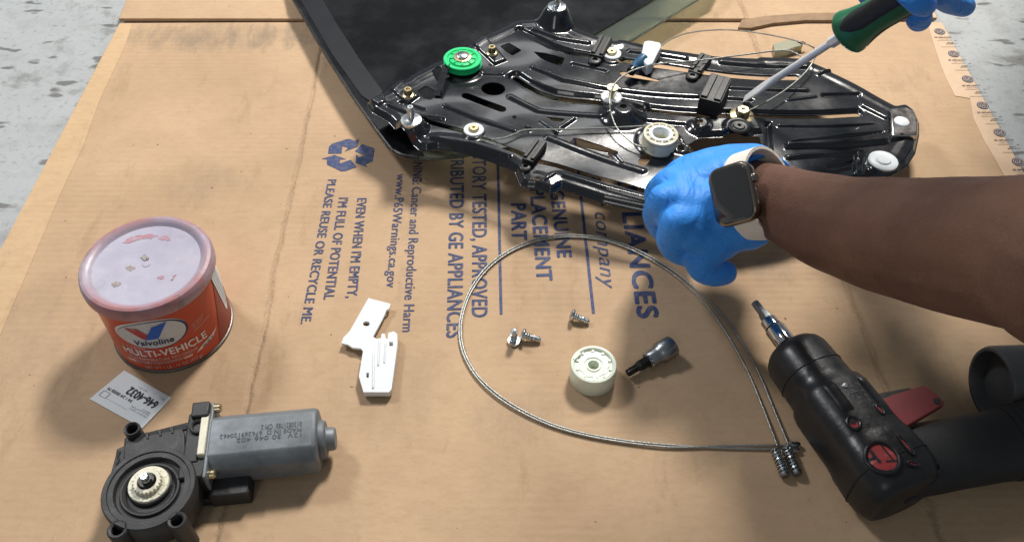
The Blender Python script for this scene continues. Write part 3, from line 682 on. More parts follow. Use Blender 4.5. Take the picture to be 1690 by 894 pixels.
# white cable guide with blue plug
g = [on(*p, 0.014) for p in ((1062, 72), (1070, 69), (1090, 74), (1091, 80), (1083, 92), (1077, 107), (1068, 112), (1062, 104), (1056, 96), (1060, 84))]
cg = add('cable_guide', prism([(p.x, p.y) for p in g], lambda x, y: pz(x) + 0.016 + 0.0015 * math.sin(x * 700), lambda x, y: pz(x) + 0.003), M['whitep'], wr, bevel=0.002, seg=3)
a, b = on(1063, 96, 0.013), on(1041, 119, 0.009); d = (b - a).normalized(); L = (b - a).length
add('plug', lathe([(0.0058, 0), (0.0060, L * 0.6), (0.0056, L * 0.62), (0.0052, L * 0.8)], a, d, 24), M['plug'], cg)
add('plug_cap', lathe([(0.0046, L * 0.78), (0.0048, L), (0.0038, L * 1.04), (0, L * 1.02)], a, d, 24), M['dark_steel'], cg)
# thin control cable laid over the plate
def cable(pts, rad=0.0008, name='cable'):
    return add(name, tube(smooth_path(pts, 6), rad, 7), M['wire'], wr)
cable([seat(x, y) + UPN * 0.004 for x, y in ((812, 236), (832, 233), (848, 227), (862, 221), (880, 219.5), (930, 219), (1000, 216.5), (1070, 213))])
cable([seat(*p) + UPN * u for p, u in zip(((1066, 252), (1050, 248), (1035, 240), (1017, 224), (1007, 203), (1004, 182), (1010, 161), (1026, 144), (1050, 131), (1090, 121), (1140, 117), (1220, 107), (1290, 98)), (0.006, .006, .007, .009, .011, .013, .014, .014, .013, .012, .012, .012, .011))] + [on(1322, 93, 0.012)])
cable([on(*p, u) for p, u in (((1228, 186), 0.012), ((1262, 170), 0.011), ((1300, 146), 0.010), ((1330, 119), 0.010), ((1345, 96), 0.012))] + [at(1347, 84, 0.040), at(1335, 75, 0.042), at(1300, 64, 0.042), at(1240, 53, 0.042), at(1190, 49.5, 0.042), at(1140, 54, 0.045), at(1110, 64, 0.050), on(1090, 77, 0.013)])
# small translucent clip on the cardboard behind the plate
ck = thing('loose_clip', 'small translucent plastic clip on the cardboard behind the regulator cable', 'clip', at(1300, 76, ZB))
add('clip_body', pprism([(1276, 72), (1304, 65), (1318, 70), (1326, 72), (1322, 76), (1310, 79), (1295, 84), (1279, 86)], 0.014, 0.0052), M['clear'], ck, bevel=0.001)
add('clip_hook', tube([at(1316, 71, 0.013), at(1325, 70, 0.016), at(1330, 73, 0.013)], 0.0012, 8), M['dark_steel'], ck)

# ================================================================== grease can
_t = at(240, 431, 0.088); cc = Vector((_t.x, _t.y, ZB)); RC = 0.0487
can = thing('grease_can', 'round red metal grease tub with a smeared whitish plastic lid', 'grease can', cc)
body = add('can_body', lathe([(RC - 0.002, 0.0005), (RC, 0.0022), (RC, 0.004), (RC, 0.040), (RC, 0.0745), (RC - 0.002, 0.0755), (0, 0.0755)], cc, seg=96), M['red'], can)
add('bottom_rim', lathe([(RC - 0.004, 0), (RC + 0.0008, 0), (RC + 0.0014, 0.0008), (RC + 0.0014, 0.0022), (RC + 0.0004, 0.0030), (RC - 0.004, 0.0030), (RC - 0.004, 0)], cc, seg=96), M['rim'], can)
RL = 0.0527
lid = add('lid', lathe([(RL - 0.003, 0.0715), (RL - 0.0010, 0.0712), (RL - 0.0004, 0.0725), (RL - 0.0002, 0.0780), (RL - 0.0008, 0.0805), (RL - 0.0022, 0.0825), (RL - 0.0045, 0.0832), (RL - 0.0070, 0.0826), (RL - 0.0090, 0.0812), (RL - 0.0100, 0.0803), (RL - 0.0108, 0.0797), (RL - 0.0118, 0.0797), (0.02, 0.0798), (0.006, 0.0799), (0.0035, 0.0799), (0.0031, 0.0803), (0, 0.0803)], cc, seg=96), M['lid'], can, smooth=28)
def blob(pts, m, z, name, parent, jit=0.0009):
    P = []
    for i in range(len(pts)):
        a, b = at(*pts[i], z), at(*pts[(i + 1) % len(pts)], z)
        for k in range(5): P.append(a.lerp(b, k / 5) + Vector((random.uniform(-jit, jit), random.uniform(-jit, jit), 0)))
    return add(name, prism([(p.x, p.y) for p in P], z, z - 0.001), m, parent)
zl = ZB + 0.0800
M['smear'] = mat('red_grease', (0.38, 0.16, 0.19), 0.35, var=0.9, vscale=120, col2=(0.42, 0.37, 0.46))
M['grime'] = mat('grime', (0.27, 0.22, 0.185), 0.5, var=0.8, vscale=200, col2=(0.42, 0.40, 0.47))
blob([(203, 400), (214, 392), (235, 387), (252, 386), (262, 389), (248, 393), (228, 395), (212, 402)], M['smear'], zl, 'grease_smear', lid)
blob([(262, 392), (272, 389), (281, 393), (280, 397), (268, 396)], M['smear'], zl, 'grease_smear', lid)
blob([(260, 458), (266, 454), (271, 455), (269, 460), (263, 461)], M['smear'], zl, 'grease_smear', lid, 0.0005)
blob([(282, 462), (285, 455), (291, 453), (287, 458), (284, 463)], M['smear'], zl, 'grease_smear', lid, 0.0005)
blob([(183, 469), (192, 464), (200, 467), (196, 472), (187, 474)], M['grime'], zl, 'grime_spot', lid)
blob([(207, 442), (216, 437), (224, 443), (216, 448)], M['grime'], zl, 'grime_spot', lid)
blob([(232, 425), (240, 420), (246, 426), (240, 431)], M['grime'], zl + 0.0006, 'grime_spot', lid)
FACE = math.atan2(-cc.y, -cc.x)
def cyl(az, h, r): a = FACE + R(az); return Vector((cc.x + r * math.cos(a), cc.y + r * math.sin(a), ZB + h))
def can_text(s, az0, az1, h, cap, m, slope=0.0, bold=0.0, off=0.0004, shear=0.0, vf=None):
    V, Fc = text_geo(s, 0, shear, 1.03)
    if bold:
        n = len(V); V0 = V; V = []; F0 = Fc; Fc = []
        for k, (dx, dy) in enumerate(((0, 0), (1, 0.5), (-1, -0.5), (0.5, -1), (-0.5, 1))):
            V += [Vector((v.x + dx * bold, v.y + dy * bold, k * 0.00003)) for v in V0]; Fc += [[i + k * n for i in f] for f in F0]
    x0 = min(v.x for v in V); x1 = max(v.x for v in V)
    def f(v):
        u = (v.x - x0) / (x1 - x0); az = az0 + (az1 - az0) * u
        return cyl(az, h + slope * (u - 0.5) + v.y / CAP * cap, RC + off + v.z)
    add('can_lettering', ([f(v) for v in V], Fc), m, can, smooth=0)
def can_patch(poly, m, off, name, n=14):
    """poly: four corners (azimuth, height): bottom left, bottom right, top right, top left"""
    (a0, h0), (a1, h1), (a2, h2), (a3, h3) = poly; V, Fc = [], []
    for j in range(n + 1):
        v = j / n
        for i in range(n + 1):
            u = i / n
            az = (a0 * (1 - u) + a1 * u) * (1 - v) + (a3 * (1 - u) + a2 * u) * v; hh = (h0 * (1 - u) + h1 * u) * (1 - v) + (h3 * (1 - u) + h2 * u) * v
            V.append(cyl(az, hh, RC + off))
    for j in range(n):
        for i in range(n): k = j * (n + 1) + i; Fc.append([k, k + 1, k + n + 2, k + n + 1])
    return add(name, (V, Fc), m, can, smooth=60)
def can_shape(pts, m, off, name):
    P = [Vector((x * 10, y * 1000, 0)) for x, y in pts]; tr = tessellate_polygon([P])
    return add(name, ([cyl(x, y, RC + off) for x, y in pts], [list(t) for t in tr]), m, can, smooth=0)
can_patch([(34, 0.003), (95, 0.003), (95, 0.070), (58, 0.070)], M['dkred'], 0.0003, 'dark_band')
can_patch([(61, 0.021), (64, 0.019), (100, 0.070), (54, 0.070)], M['white'], 0.0006, 'data_panel')
for k in range(13):
    h = 0.026 + k * 0.0034; a0 = 62.5 - (h - 0.021) / 0.049 * 6.5
    can_patch([(a0, h), (a0 + 14, h), (a0 + 14, h + 0.0013), (a0, h + 0.0013)], M['grey_ink'], 0.0008, 'data_line', 3)
# oval badge
bc, bh, bw, bt = -23.0, 0.0495, 33.0, 0.0165
def oval(s, m, off, name, dx=0, dy=0):
    ring = [cyl(bc + dx, bh + dy, RC + off)]; n = 48; V = list(ring); Fc = []
    for k in range(1, 9):
        for i in range(n):
            a = 2 * math.pi * i / n; rr = k / 8 * s
            V.append(cyl(bc + dx + bw * rr * math.cos(a) * (1 - 0.06 * math.sin(a)), bh + dy + bt * rr * math.sin(a) * (1 + 0.10 * math.cos(a)), RC + off))
    for i in range(n): Fc.append([0, 1 + i, 1 + (i + 1) % n])
    for k in range(7):
        for i in range(n):
            j = (i + 1) % n; Fc.append([1 + k * n + i, 1 + k * n + j, 1 + (k + 1) * n + j, 1 + (k + 1) * n + i])
    add(name, (V, Fc), m, can, smooth=60)
oval(1.04, M['canprint'], 0.0003, 'badge_border', -0.6, 0.0006)
oval(1.0, M['vnavy'], 0.0005, 'badge_shadow', 0.9, -0.0001)
oval(0.955, M['badge'], 0.0007, 'badge_face')
def dense(pts, n=6):
    out = []
    for i in range(len(pts)):
        a, b = pts[i], pts[(i + 1) % len(pts)]
        out += [(a[0] + (b[0] - a[0]) * k / n, a[1] + (b[1] - a[1]) * k / n) for k in range(n)]
    return out
can_shape(dense([(-44, 0.0590), (-32, 0.0592), (-21, 0.0465), (-27, 0.0450), (-30, 0.0455)]), M['vred'], 0.0010, 'badge_stroke_red')
can_shape(dense([(-29, 0.0452), (-17.5, 0.0456), (-5, 0.0625), (-19, 0.0598)]), M['vblue'], 0.0012, 'badge_stroke_blue')
can_text('Valvoline', -41, -5, 0.0378, 0.0062, M['vnavy'], 0, 0.02, 0.0010, 0.1)
can_text('MULTI-VEHICLE', -59, 24, 0.0225, 0.0078, M['canprint'], 0.0, 0.028)
can_text('AUTOMOTIVE', -58, -33, 0.0318, 0.0028, M['canprint2'])
can_text('HIGH TEMPERATURE RED GREASE', -57, 11, 0.0165, 0.0036, M['canprint2'], 0, 0.012)
can_patch([(-60, 0.0115), (4, 0.0115), (5, 0.0146), (-60, 0.0146)], M['canprint2'], 0.0003, 'light_bar')
can_text('HIGH PERFORMANCE', -50, -4, 0.0121, 0.0019, M['dkred'], 0, 0.02, 0.0006)
can_patch([(8, 0.0125), (29, 0.0160), (37, 0.0225), (16, 0.0175)], M['canprint'], 0.0003, 'grade_flash')
can_text('NLGI 2', 16, 29, 0.0152, 0.0024, M['vnavy'], 0.0026, 0.02, 0.0006)
can_text('NET WT 1 LB / 16 OZ (453 g)', -43, 12, 0.0055, 0.0036, M['canprint2'], 0, 0.012)
for k, tx in enumerate(('RECOMMENDED', 'FOR USE ON', 'DOMESTIC VEHICLES')):
    can_text(tx, 14, (28, 26, 34)[k], 0.0450 - 0.0033 * k, 0.0020, M['canprint2'], 0.003)

# ================================================================== paper label
pl = thing('paper_label', 'small white paper parts label printed 646-4032 lying by the can', 'paper label', at(215, 658, ZB))
pc = [at(*p, 0.0056) for p in ((205, 611), (283, 656), (235, 706), (148, 658))]
add('paper', prism([(p.x, p.y) for p in pc], 0.0058, 0.0053), M['white'], pl)
def lab(u, v, dz=0.0062):        # upside-down print: u runs from the right corner leftwards, v from the lower edge upwards
    a, b, c, d = pc[1], pc[0], pc[2], pc[3]
    p = a.lerp(b, u).lerp(c.lerp(d, u), 1 - v); return Vector((p.x, p.y, dz))
# (v counts towards the far edge: letters hang with their tops to the viewer)
def lab_text(s, u0, u1, v, cap, m=M['ink'], bold=0.0):
    letter(s, lambda u, t: lab(u0 + (u1 - u0) * u, v - t * cap), m, pl, bold=bold)
lab_text('646-4032', 0.09, 0.66, 0.74, 0.21, bold=0.025)
lab_text('34 / 24 0008 M', 0.45, 0.93, 0.47, 0.075, bold=0.012)
lab_text('WINDOW', 0.07, 0.22, 0.42, 0.045, M['grey_ink']); lab_text('REGULATOR', 0.07, 0.40, 0.36, 0.045, M['grey_ink']); lab_text('FRONT LEFT', 0.07, 0.40, 0.29, 0.045, M['grey_ink'])
lab_text('QTY 1', 0.06, 0.14, 0.88, 0.05, M['grey_ink']); lab_text('NO 40 1', 0.40, 0.57, 0.85, 0.05, M['grey_ink'])
for (u0, u1, v0, v1) in ((0.82, 0.95, 0.34, 0.35), (0.82, 0.95, 0.18, 0.19), (0.82, 0.83, 0.19, 0.34), (0.94, 0.95, 0.19, 0.34), (0.4, 0.8, 0.20, 0.205)):
    add('printed_rule', ([lab(u0, v0), lab(u1, v0), lab(u1, v1), lab(u0, v1)], [[0, 1, 2, 3]]), M['grey_ink'], pl, smooth=0)

# ================================================================== window motor
ZT = 0.040
mo = thing('window_motor', 'grey electric window motor with round black gear housing and cream gear', 'motor', at(245, 812, ZB))
c = at(245, 803, ZT); g0 = Vector((c.x, c.y, 0)); RG = 0.0332
hs = add('gear_housing', lathe([(RG * 0.9, 0.012), (RG * 0.97, 0.014), (RG, 0.018), (RG, ZT - 0.002), (RG - 0.0012, ZT), (RG - 0.0042, ZT), (RG - 0.0048, ZT - 0.001), (RG - 0.0085, ZT - 0.0010), (RG - 0.0095, ZT - 0.0045), (RG - 0.0120, ZT - 0.0050), (RG - 0.0128, ZT - 0.0028), (RG - 0.0140, ZT - 0.0028), (0.0165, ZT - 0.0060), (0, ZT - 0.006)], g0, seg=80), M['plastic_m'], mo)
zb = 0.016
blk = [(205, 722), (216, 716), (240, 713), (276, 704), (312, 695), (318, 687), (345, 684), (352, 700), (344, 760), (330, 776), (320, 800), (300, 770), (245, 748), (200, 762), (178, 795), (190, 752), (192, 740), (204, 735)]
add('housing_block', pprism(blk, ZT - 0.003, zb), M['plastic_m'], mo, bevel=0.0010)
add('cover_plate', pprism([(207, 729), (225, 722), (300, 706), (304, 716), (305, 748), (312, 762), (285, 752), (245, 746), (212, 757), (206, 766), (204, 750)], ZT - 0.0012, ZT - 0.004), M['plastic_m'], mo, bevel=0.0006)
for (x0, y0, x1, y1) in ((226, 716, 238, 713), (246, 713, 259, 709), (265, 709, 279, 705), (285, 704, 307, 699)):
    add('rib_pocket', pprism([(x0, y0), (x1, y1), (x1 + 1, y1 + 8), (x0 + 1, y0 + 8)], ZT - 0.0020, ZT - 0.0035), M['ink'], mo)
for (x0, y0, x1, y1) in ((240, 713, 243, 722), (261, 709, 264, 717), (281, 704, 284, 713)):
    add('rib', pprism([(x0, y0), (x0 + 4, y0 - 1), (x1 + 2, y1), (x1 - 1, y1 + 1)], ZT - 0.0004, ZT - 0.0035), M['plastic_m'], mo)
for (x0, y0, x1, y1, x2, y2) in ((193, 742, 199, 744, 193, 757), (191, 762, 198, 755, 189, 775)):
    add('rib_pocket', pprism([(x0, y0), (x1, y1), (x2, y2)], ZT - 0.0022, ZT - 0.004), M['ink'], mo)
def ear(px, py, zt, r, zbot, hole=0.0042):
    c = at(px, py, zt); b = Vector((c.x, c.y, 0))
    o = add('mounting_ear', lathe([(r * 1.02, zbot), (r, zt - 0.001), (r - 0.0009, zt), (hole + 0.0014, zt), (hole, zt - 0.001), (hole, zt - 0.010), (0, zt - 0.010)], b, seg=32), M['plastic_m'], mo)
    return o
ear(217, 706, 0.044, 0.0060, 0.006); ear(193, 872, 0.040, 0.0072, 0.005); ear(291, 857, 0.040, 0.0068, 0.005); e4 = ear(326, 702, 0.042, 0.0062, 0.012)
add('ear_screw', lathe([(0.0040, 0.033), (0.0040, 0.0375), (0.0032, 0.0385), (0, 0.0385)], (at(327, 702, 0.0385).x, at(327, 702, 0.0385).y, 0), seg=20), M['zinc'], e4)
for (p, q, wd, z1) in (((217, 712), (222, 740), 0.0075, 0.034), ((196, 868), (225, 840), 0.0085, 0.033), ((288, 852), (270, 830), 0.0085, 0.033)):
    a, b = at(*p, z1), at(*q, z1); d = b - a
    add('ear_arm', boxg((a + b) / 2 - Vector((0, 0, z1 / 2 - 0.006)), (d, d.cross(Vector((0, 0, 1))), (0, 0, 1)), (d.length * 1.2, wd, z1 - 0.012)), M['plastic_m'], mo, bevel=0.0012)
# cream gear
gc = at(245, 798, ZT - 0.002); gc0 = Vector((gc.x, gc.y, ZT - 0.006))
ge = add('drive_gear', lathe([(0.0142, 0), (0.0146, 0.003), (0.0140, 0.0045), (0.0100, 0.0045), (0.0090, 0.0040), (0.0080, 0.004)], gc0, seg=56), M['cream'], mo)
add('gear_seal', lathe([(0.0158, -0.001), (0.0158, 0.0022), (0.0146, 0.003), (0.0143, 0), (0.0158, -0.001)], gc0, seg=56), M['rubber'], mo)
add('gear_teeth', lathe([(0.0096, 0.003), (0.0098, 0.0078), (0.0092, 0.0084), (0.0068, 0.0084), (0.0064, 0.0070), (0.0, 0.0070)], gc0, seg=176, rfun=lambda k, a: (1 + 0.045 * math.copysign(min(1, abs(math.sin(22 * a)) * 2.2), math.sin(22 * a))) if k in (0, 1, 2) else 1), M['cream'], ge, smooth=25)
for k in range(11):
    a = 2 * math.pi * k / 11
    add('gear_pocket', lathe([(0.0017, 0.0030), (0.0017, 0.00475), (0, 0.00475)], gc0 + Vector((0.0121 * math.cos(a), 0.0121 * math.sin(a), 0)), seg=12), M['drumw'], ge)
add('shaft_boss', lathe([(0.0062, 0.004), (0.0064, 0.0088), (0.0054, 0.0100), (0.0035, 0.0100), (0.0035, 0.008)], gc0, seg=32), M['dark_steel'], mo)
add('shaft', lathe([(0.0034, 0.004), (0.0034, 0.0145), (0.0026, 0.0156), (0.0012, 0.0156), (0.0008, 0.0150), (0, 0.0150)], gc0, seg=24), M['steel'], mo)
# steel motor case
zc = 0.0235; hh = 0.0180
A0 = (at(347, 693, zc + hh) + at(345, 735, zc + hh)) / 2; A1 = (at(523, 676, zc + hh) + at(522, 718, zc + hh)) / 2
ax = Vector((A1.x - A0.x, A1.y - A0.y, 0)); LM = ax.length; ax.normalize(); sd = Vector((-ax.y, ax.x, 0)); up = Vector((0, 0, 1))
W2 = 0.0235
def sect(t, w, h, ch, off=0.0):
    """flat-sided case section with wide chamfered corners"""
    o = Vector((A0.x, A0.y, zc)) + ax * t + sd * off
    pts = [(w, h - ch), (w - ch * 0.75, h - 0.0015), (w - ch, h), (-w + ch, h), (-w + ch * 0.75, h - 0.0015), (-w, h - ch), (-w, -h + ch), (-w + ch, -h), (w - ch, -h), (w, -h + ch)]
    return [o + sd * x + up * y for x, y in pts]
off = -0.004
case = add('motor_case', loft([sect(0, W2, hh, 0.0085, off), sect(LM * 0.95, W2 * 0.985, hh * 0.985, 0.0085, off), sect(LM * 0.985, W2 * 0.96, hh * 0.96, 0.0085, off), sect(LM, W2 * 0.88, hh * 0.88, 0.0085, off)]), M['motor'], mo, smooth=50, bevel=0.0012, seg=3)
e0 = Vector((A0.x, A0.y, zc)) + ax * LM + sd * off
add('end_bearing', lathe([(0.0150, -0.001), (0.0148, 0.003), (0.0135, 0.0046), (0.0098, 0.0050), (0.0090, 0.0062), (0.0088, 0.0100), (0.0078, 0.0116), (0, 0.0120)], e0, ax, 40), M['motor'], case)
def mtext(s, t0, t1, o0, cap, rot=False):
    f = lambda u, v: Vector((A0.x, A0.y, zc + hh + 0.0003)) + ax * (t0 + (t1 - t0) * u) + sd * (off + o0 + cap * v * (-1 if t1 < t0 else 1))
    letter(s, f, M['motor_print'], case, bold=0.0)
mtext('0130821785  CPI 2', LM * 0.86, LM * 0.48, 0.0065, 0.0040); mtext('MADE IN D  676269120462', LM * 0.86, LM * 0.10, 0.0015, 0.0036); mtext('12V  30 046 402', LM * 0.86, LM * 0.26, -0.0030, 0.0036)
fr = [A0 + sd * (x + off) for x in (0,)]
def slab(t0, t1, w0, w1, z0, z1, m, name, bev=0.0008):
    o = Vector((A0.x, A0.y, (z0 + z1) / 2)) + ax * ((t0 + t1) / 2) + sd * ((w0 + w1) / 2)
    return add(name, boxg(o, (ax, sd, up), (abs(t1 - t0), abs(w1 - w0), z1 - z0)), m, mo, bevel=bev)
slab(-0.0022, 0.0006, -0.036, 0.028, 0.010, 0.0405, M['motor'], 'flange_plate')
slab(-0.0075, -0.0020, -0.018, 0.018, 0.012, 0.0425, M['cream'], 'brush_holder')
slab(-0.020, -0.0020, -0.034, -0.019, 0.010, 0.0385, M['plastic_m'], 'brush_housing', 0.0012)
slab(-0.018, -0.0070, -0.022, 0.020, 0.012, 0.0395, M['plastic_m'], 'brush_housing', 0.0012)
slab(-0.015, -0.0020, 0.014, 0.027, 0.014, 0.0440, M['plastic_m'], 'brush_housing', 0.0012)
for o_, z_ in ((0.0235, 0.038), (-0.0300, 0.033)):
    q = Vector((A0.x, A0.y, z_)) + sd * o_
    add('flange_screw', lathe([(0.0035, 0), (0.0035, 0.0042), (0.0026, 0.0052), (0.0010, 0.0052), (0, 0.0044)], q + ax * 0.0005, ax, 20), M['yzinc'], mo)
cn = slab(-0.002, 0.027, -0.0415, -0.0240, 0.0055, 0.0215, M['plastic_m'], 'connector', 0.0012)
q = Vector((A0.x, A0.y, 0.0135)) + ax * 0.0271 + sd * (-0.0327)
add('connector_mouth', boxg(q, (ax, sd, up), (0.0006, 0.0145, 0.0125)), M['ink'], cn)
slab(-0.018, -0.001, -0.040, -0.026, 0.0055, 0.0145, M['plastic_m'], 'connector_neck', 0.0012)

# ================================================================== white plastic clip
zk = 0.0125
wc = thing('plastic_bracket', 'flat white plastic bracket with stepped outline left of the cable loop', 'bracket', at(610, 570, ZB))
K = 4.2583; kx = lambda pts: [(540 + x / K, 470 + y / K) for x, y in pts]
add('arm_plate', pprism(kx([(290, 92), (445, 132), (437, 165), (415, 178), (405, 205), (388, 240), (322, 362), (345, 378), (330, 470), (252, 462), (235, 445), (178, 440), (145, 418), (100, 408), (112, 372), (160, 320)]), 0.0115, 0.0090, [kx(circ((275, 272), 24, 18, 17))]), M['whitep'], wc)
bdy = add('slider_body', pprism(kx([(252, 462), (330, 470), (345, 378), (378, 372), (382, 342), (405, 342), (412, 375), (425, 378), (430, 335), (470, 325), (492, 345), (494, 410), (480, 520), (452, 730), (435, 752), (255, 752), (222, 640)]), 0.0135, 0.0075, [kx([(436, 400), (462, 400), (462, 428), (436, 428)]), kx([(276, 615), (294, 615), (292, 650), (274, 650)])]), M['whitep'], wc)
for pts in ([(318, 470), (330, 470), (328, 720), (316, 720)], [(362, 380), (372, 380), (362, 560), (352, 560)], [(405, 400), (413, 400), (404, 540), (396, 540)]):
    add('guide_rib', pprism(kx(pts), 0.0147, 0.013), M['whitep'], bdy, bevel=0.0003)
for x, y in ((262, 690), (410, 735)):
    p = at(540 + x / K, 470 + y / K, 0.008)
    add('clip_leg', boxg(Vector((p.x * 0.995, p.y + 0.003, 0.0066)), ((1, 0, 0), (0, 1, 0), (0, 0, 1)), (0.007, 0.003, 0.0036)), M['whitep'], bdy, bevel=0.0004)
for x, y in ((130, 400), (300, 120), (400, 200), (210, 430)):
    p = at(540 + x / K, 470 + y / K, 0.008)
    add('clip_leg', boxg(Vector((p.x, p.y, 0.0070)), ((1, 0, 0), (0, 1, 0), (0, 0, 1)), (0.004, 0.003, 0.0044)), M['whitep'], wc, bevel=0.0004)

# ================================================================== loose control cables with springs
RW = 0.00088
p1 = [(1283, 735), (1262, 680), (1240, 626), (1214, 575), (1184, 527), (1149, 486), (1109, 451), (1060, 421), (1010, 400), (965, 392), (920, 392), (880, 400), (840, 417), (806, 443), (781, 476), (766, 511), (761, 546), (767, 581), (786, 616), (816, 646), (856, 673), (906, 697), (960, 713.5), (1030, 726), (1110, 734), (1200, 739), (1312, 741)]
p2 = [(1301, 733), (1277, 675), (1254, 619), (1226, 567), (1193, 521), (1154, 481.5), (1112, 447), (1062, 417.5), (1011, 396.5), (965, 388.5), (920, 388.5), (879, 396.5), (838, 414), (803, 440.5), (778, 474), (763, 510), (757.5, 546), (763.5, 582), (783, 618), (813, 649), (854, 676.5), (905, 700.5), (960, 717), (1030, 729.5), (1110, 737.5), (1200, 735.5), (1312, 734)]
def rope(pts, z, s0, s1, label, fer):
    a0 = at(*s0, 0.0105); t = thing('control_cable', label, 'cable', (a0.x, a0.y, ZB), 'loose control cables')
    ctr = smooth_path([at(x, y, z + 0.0035 * math.exp(-((i - 0) / 1.2) ** 2)) for i, (x, y) in enumerate(pts)], 7)
    add('wire_rope', tube(ctr, RW, 10), M['wire'], t)
    b0, b1 = at(*s0, 0.0105), at(*s1, 0.0098)
    add('spring', helix(b0, b1, 0.0037, 8, 0.0007, 6, 16), M['zinc'], t)
    add('spring_core', tube([b0, b1], 0.0019, 10), M['satin'], t)
    d = (b1 - b0).normalized()
    add('end_cap', lathe([(0.0039, -0.0018), (0.0040, 0), (0.0036, 0.0008), (0, 0.0008)], b1, d, 20), M['satin'], t)
    f = at(*fer, 0.0078)
    add('ferrule', lathe([(0.0024, -0.006), (0.0027, -0.004), (0.0027, 0.003), (0.0022, 0.0042), (0, 0.0042)], f, (1, 0.02, 0), 16), M['zinc'], t)
rope(p1, 0.0066, (1279, 741), (1296, 784), 'looped steel cable ending in the left spring of the pair near the power tool', (1309, 741))
rope(p2, 0.0069, (1298, 738), (1316, 781), 'looped steel cable ending in the right spring of the pair near the power tool', (1311, 733.5))

# ================================================================== screws
def screw_geo(name, label, M4):
    t = thing(name, label, 'screw', M4.translation, 'loose screws inside the cable loop')
    f = lambda g: ([M4 @ Vector(v) for v in g[0]], g[1])
    hd = add('head', f(lathe([(0.0052, 0), (0.0056, 0.0006), (0.0056, 0.0018), (0.0048, 0.0027), (0.0030, 0.0031), (0.0026, 0.0031)], (0, 0, 0), (0, 0, -1), 32)), M['zinc'], t)
    add('socket', f(lathe([(0.0026, 0.0026), (0.0026, 0.00325), (0, 0.00325)], (0, 0, 0), (0, 0, -1), 18, lambda k, a: 1 + 0.14 * math.cos(6 * a))), M['dark_steel'], hd)
    add('shank', f(lathe([(0.0022, -0.001), (0.0022, 0.0115), (0.0016, 0.0142), (0, 0.0146)], (0, 0, 0), (0, 0, 1), 24)), M['zinc'], t)
    pts = []
    for i in range(6 * 16 + 1):
        a = 2 * math.pi * i / 16; r = 0.0025 if i < 80 else 0.0025 - 0.0007 * (i - 80) / 16
        pts.append(Vector((r * math.cos(a), r * math.sin(a), 0.0012 + 0.0125 * i / 96)))
    add('thread', f(tube(pts, 0.00062, 5)), M['zinc'], t)
def lie(p, q, z0, z1):
    a, b = at(*p, z0), at(*q, z1); x, y, z = frame(b - a)
    return Matrix((( x.x, y.x, z.x, a.x), (x.y, y.y, z.y, a.y), (x.z, y.z, z.z, a.z), (0, 0, 0, 1)))
screw_geo('screw', 'zinc screw standing on its head beside another screw', Matrix.Translation(at(848, 561, ZB + 0.0032)))
screw_geo('screw', 'zinc screw lying with its head against the upright screw', lie((866, 553), (892, 561), ZB + 0.0056, ZB + 0.0028))
screw_geo('screw', 'zinc screw lying alone above the pale plastic spool', lie((947, 521), (972, 531), ZB + 0.0056, ZB + 0.0028))

# ================================================================== plastic spool
_s = at(980, 599, 0.0255); sc = Vector((_s.x, _s.y, ZB)); rs = 0.0188
sp = thing('plastic_spool', 'round pale green plastic cable spool inside the cable loop', 'spool', sc)
wall = add('spool_wall', lathe([(0.0172, 0), (rs - 0.0008, 0.0), (rs, 0.0012), (rs, 0.0182), (rs - 0.0006, 0.0194), (rs - 0.0024, 0.0197), (rs - 0.0032, 0.0192), (rs - 0.0036, 0.0176), (0.0062, 0.0172), (0.0058, 0.0184), (0.0046, 0.0184), (0.0044, 0.0176), (0.0044, 0.0), (0.0172, 0)], sc, seg=72), M['mint'], sp)
add('spool_face', lathe([(0.0122, 0.0170), (0.0120, 0.0180), (0.0078, 0.0182), (0.0072, 0.0170), (0.0122, 0.0170)], sc, seg=48, rfun=lambda k, a: 1 + (0.05 * math.copysign(1, math.sin(9 * a)) if k in (0, 1) else 0)), M['mint'], sp, smooth=30)
for k in range(10):
    a = 2 * math.pi * k / 10 + 0.3
    add('spool_boss', lathe([(0.0012, 0.017), (0.0012, 0.0186), (0, 0.0187)], sc + Vector((0.0138 * math.cos(a), 0.0138 * math.sin(a), 0)), seg=10), M['mint'], wall)
a = math.radians(150)
add('cable_entry', boxg(sc + Vector((0.0150 * math.cos(a), 0.0150 * math.sin(a), 0.0188)), ((math.cos(a + 1.4), math.sin(a + 1.4), 0), (-math.sin(a + 1.4), math.cos(a + 1.4), 0), (0, 0, 1)), (0.009, 0.0022, 0.0030)), M['mint'], wall, bevel=0.0006)

# ================================================================== torx bit socket
a, b = at(1035, 616, ZB + 0.0062), at(1110, 570, ZB + 0.0094); d = (b - a); L = d.length; d.normalize()
bs = thing('bit_socket', 'steel socket with a black star bit lying right of the plastic spool', 'bit socket', Vector((a.x, a.y, ZB)))
star = lambda k, t: 1 + 0.13 * math.cos(6 * t)
add('star_bit', lathe([(0.0022, 0), (0.0030, 0.0008), (0.0031, L * 0.20), (0.0031, L * 0.22)], a, d, 48, star), M['dark_steel'], bs)
add('bit_shank', lathe([(0.0030, L * 0.20), (0.0046, L * 0.25), (0.0050, L * 0.27), (0.0050, L * 0.46)], a, d, 6), M['dark_steel'], bs, bevel=0.0003)
add('socket_shell', lathe([(0.0062, L * 0.44), (0.0069, L * 0.46), (0.0071, L * 0.62), (0.0082, L * 0.70), (0.0092, L * 0.73), (0.0092, L * 0.98), (0.0086, L), (0.0060, L), (0.0055, L * 0.9), (0, L * 0.9)], a, d, 40), M['satin'], bs)
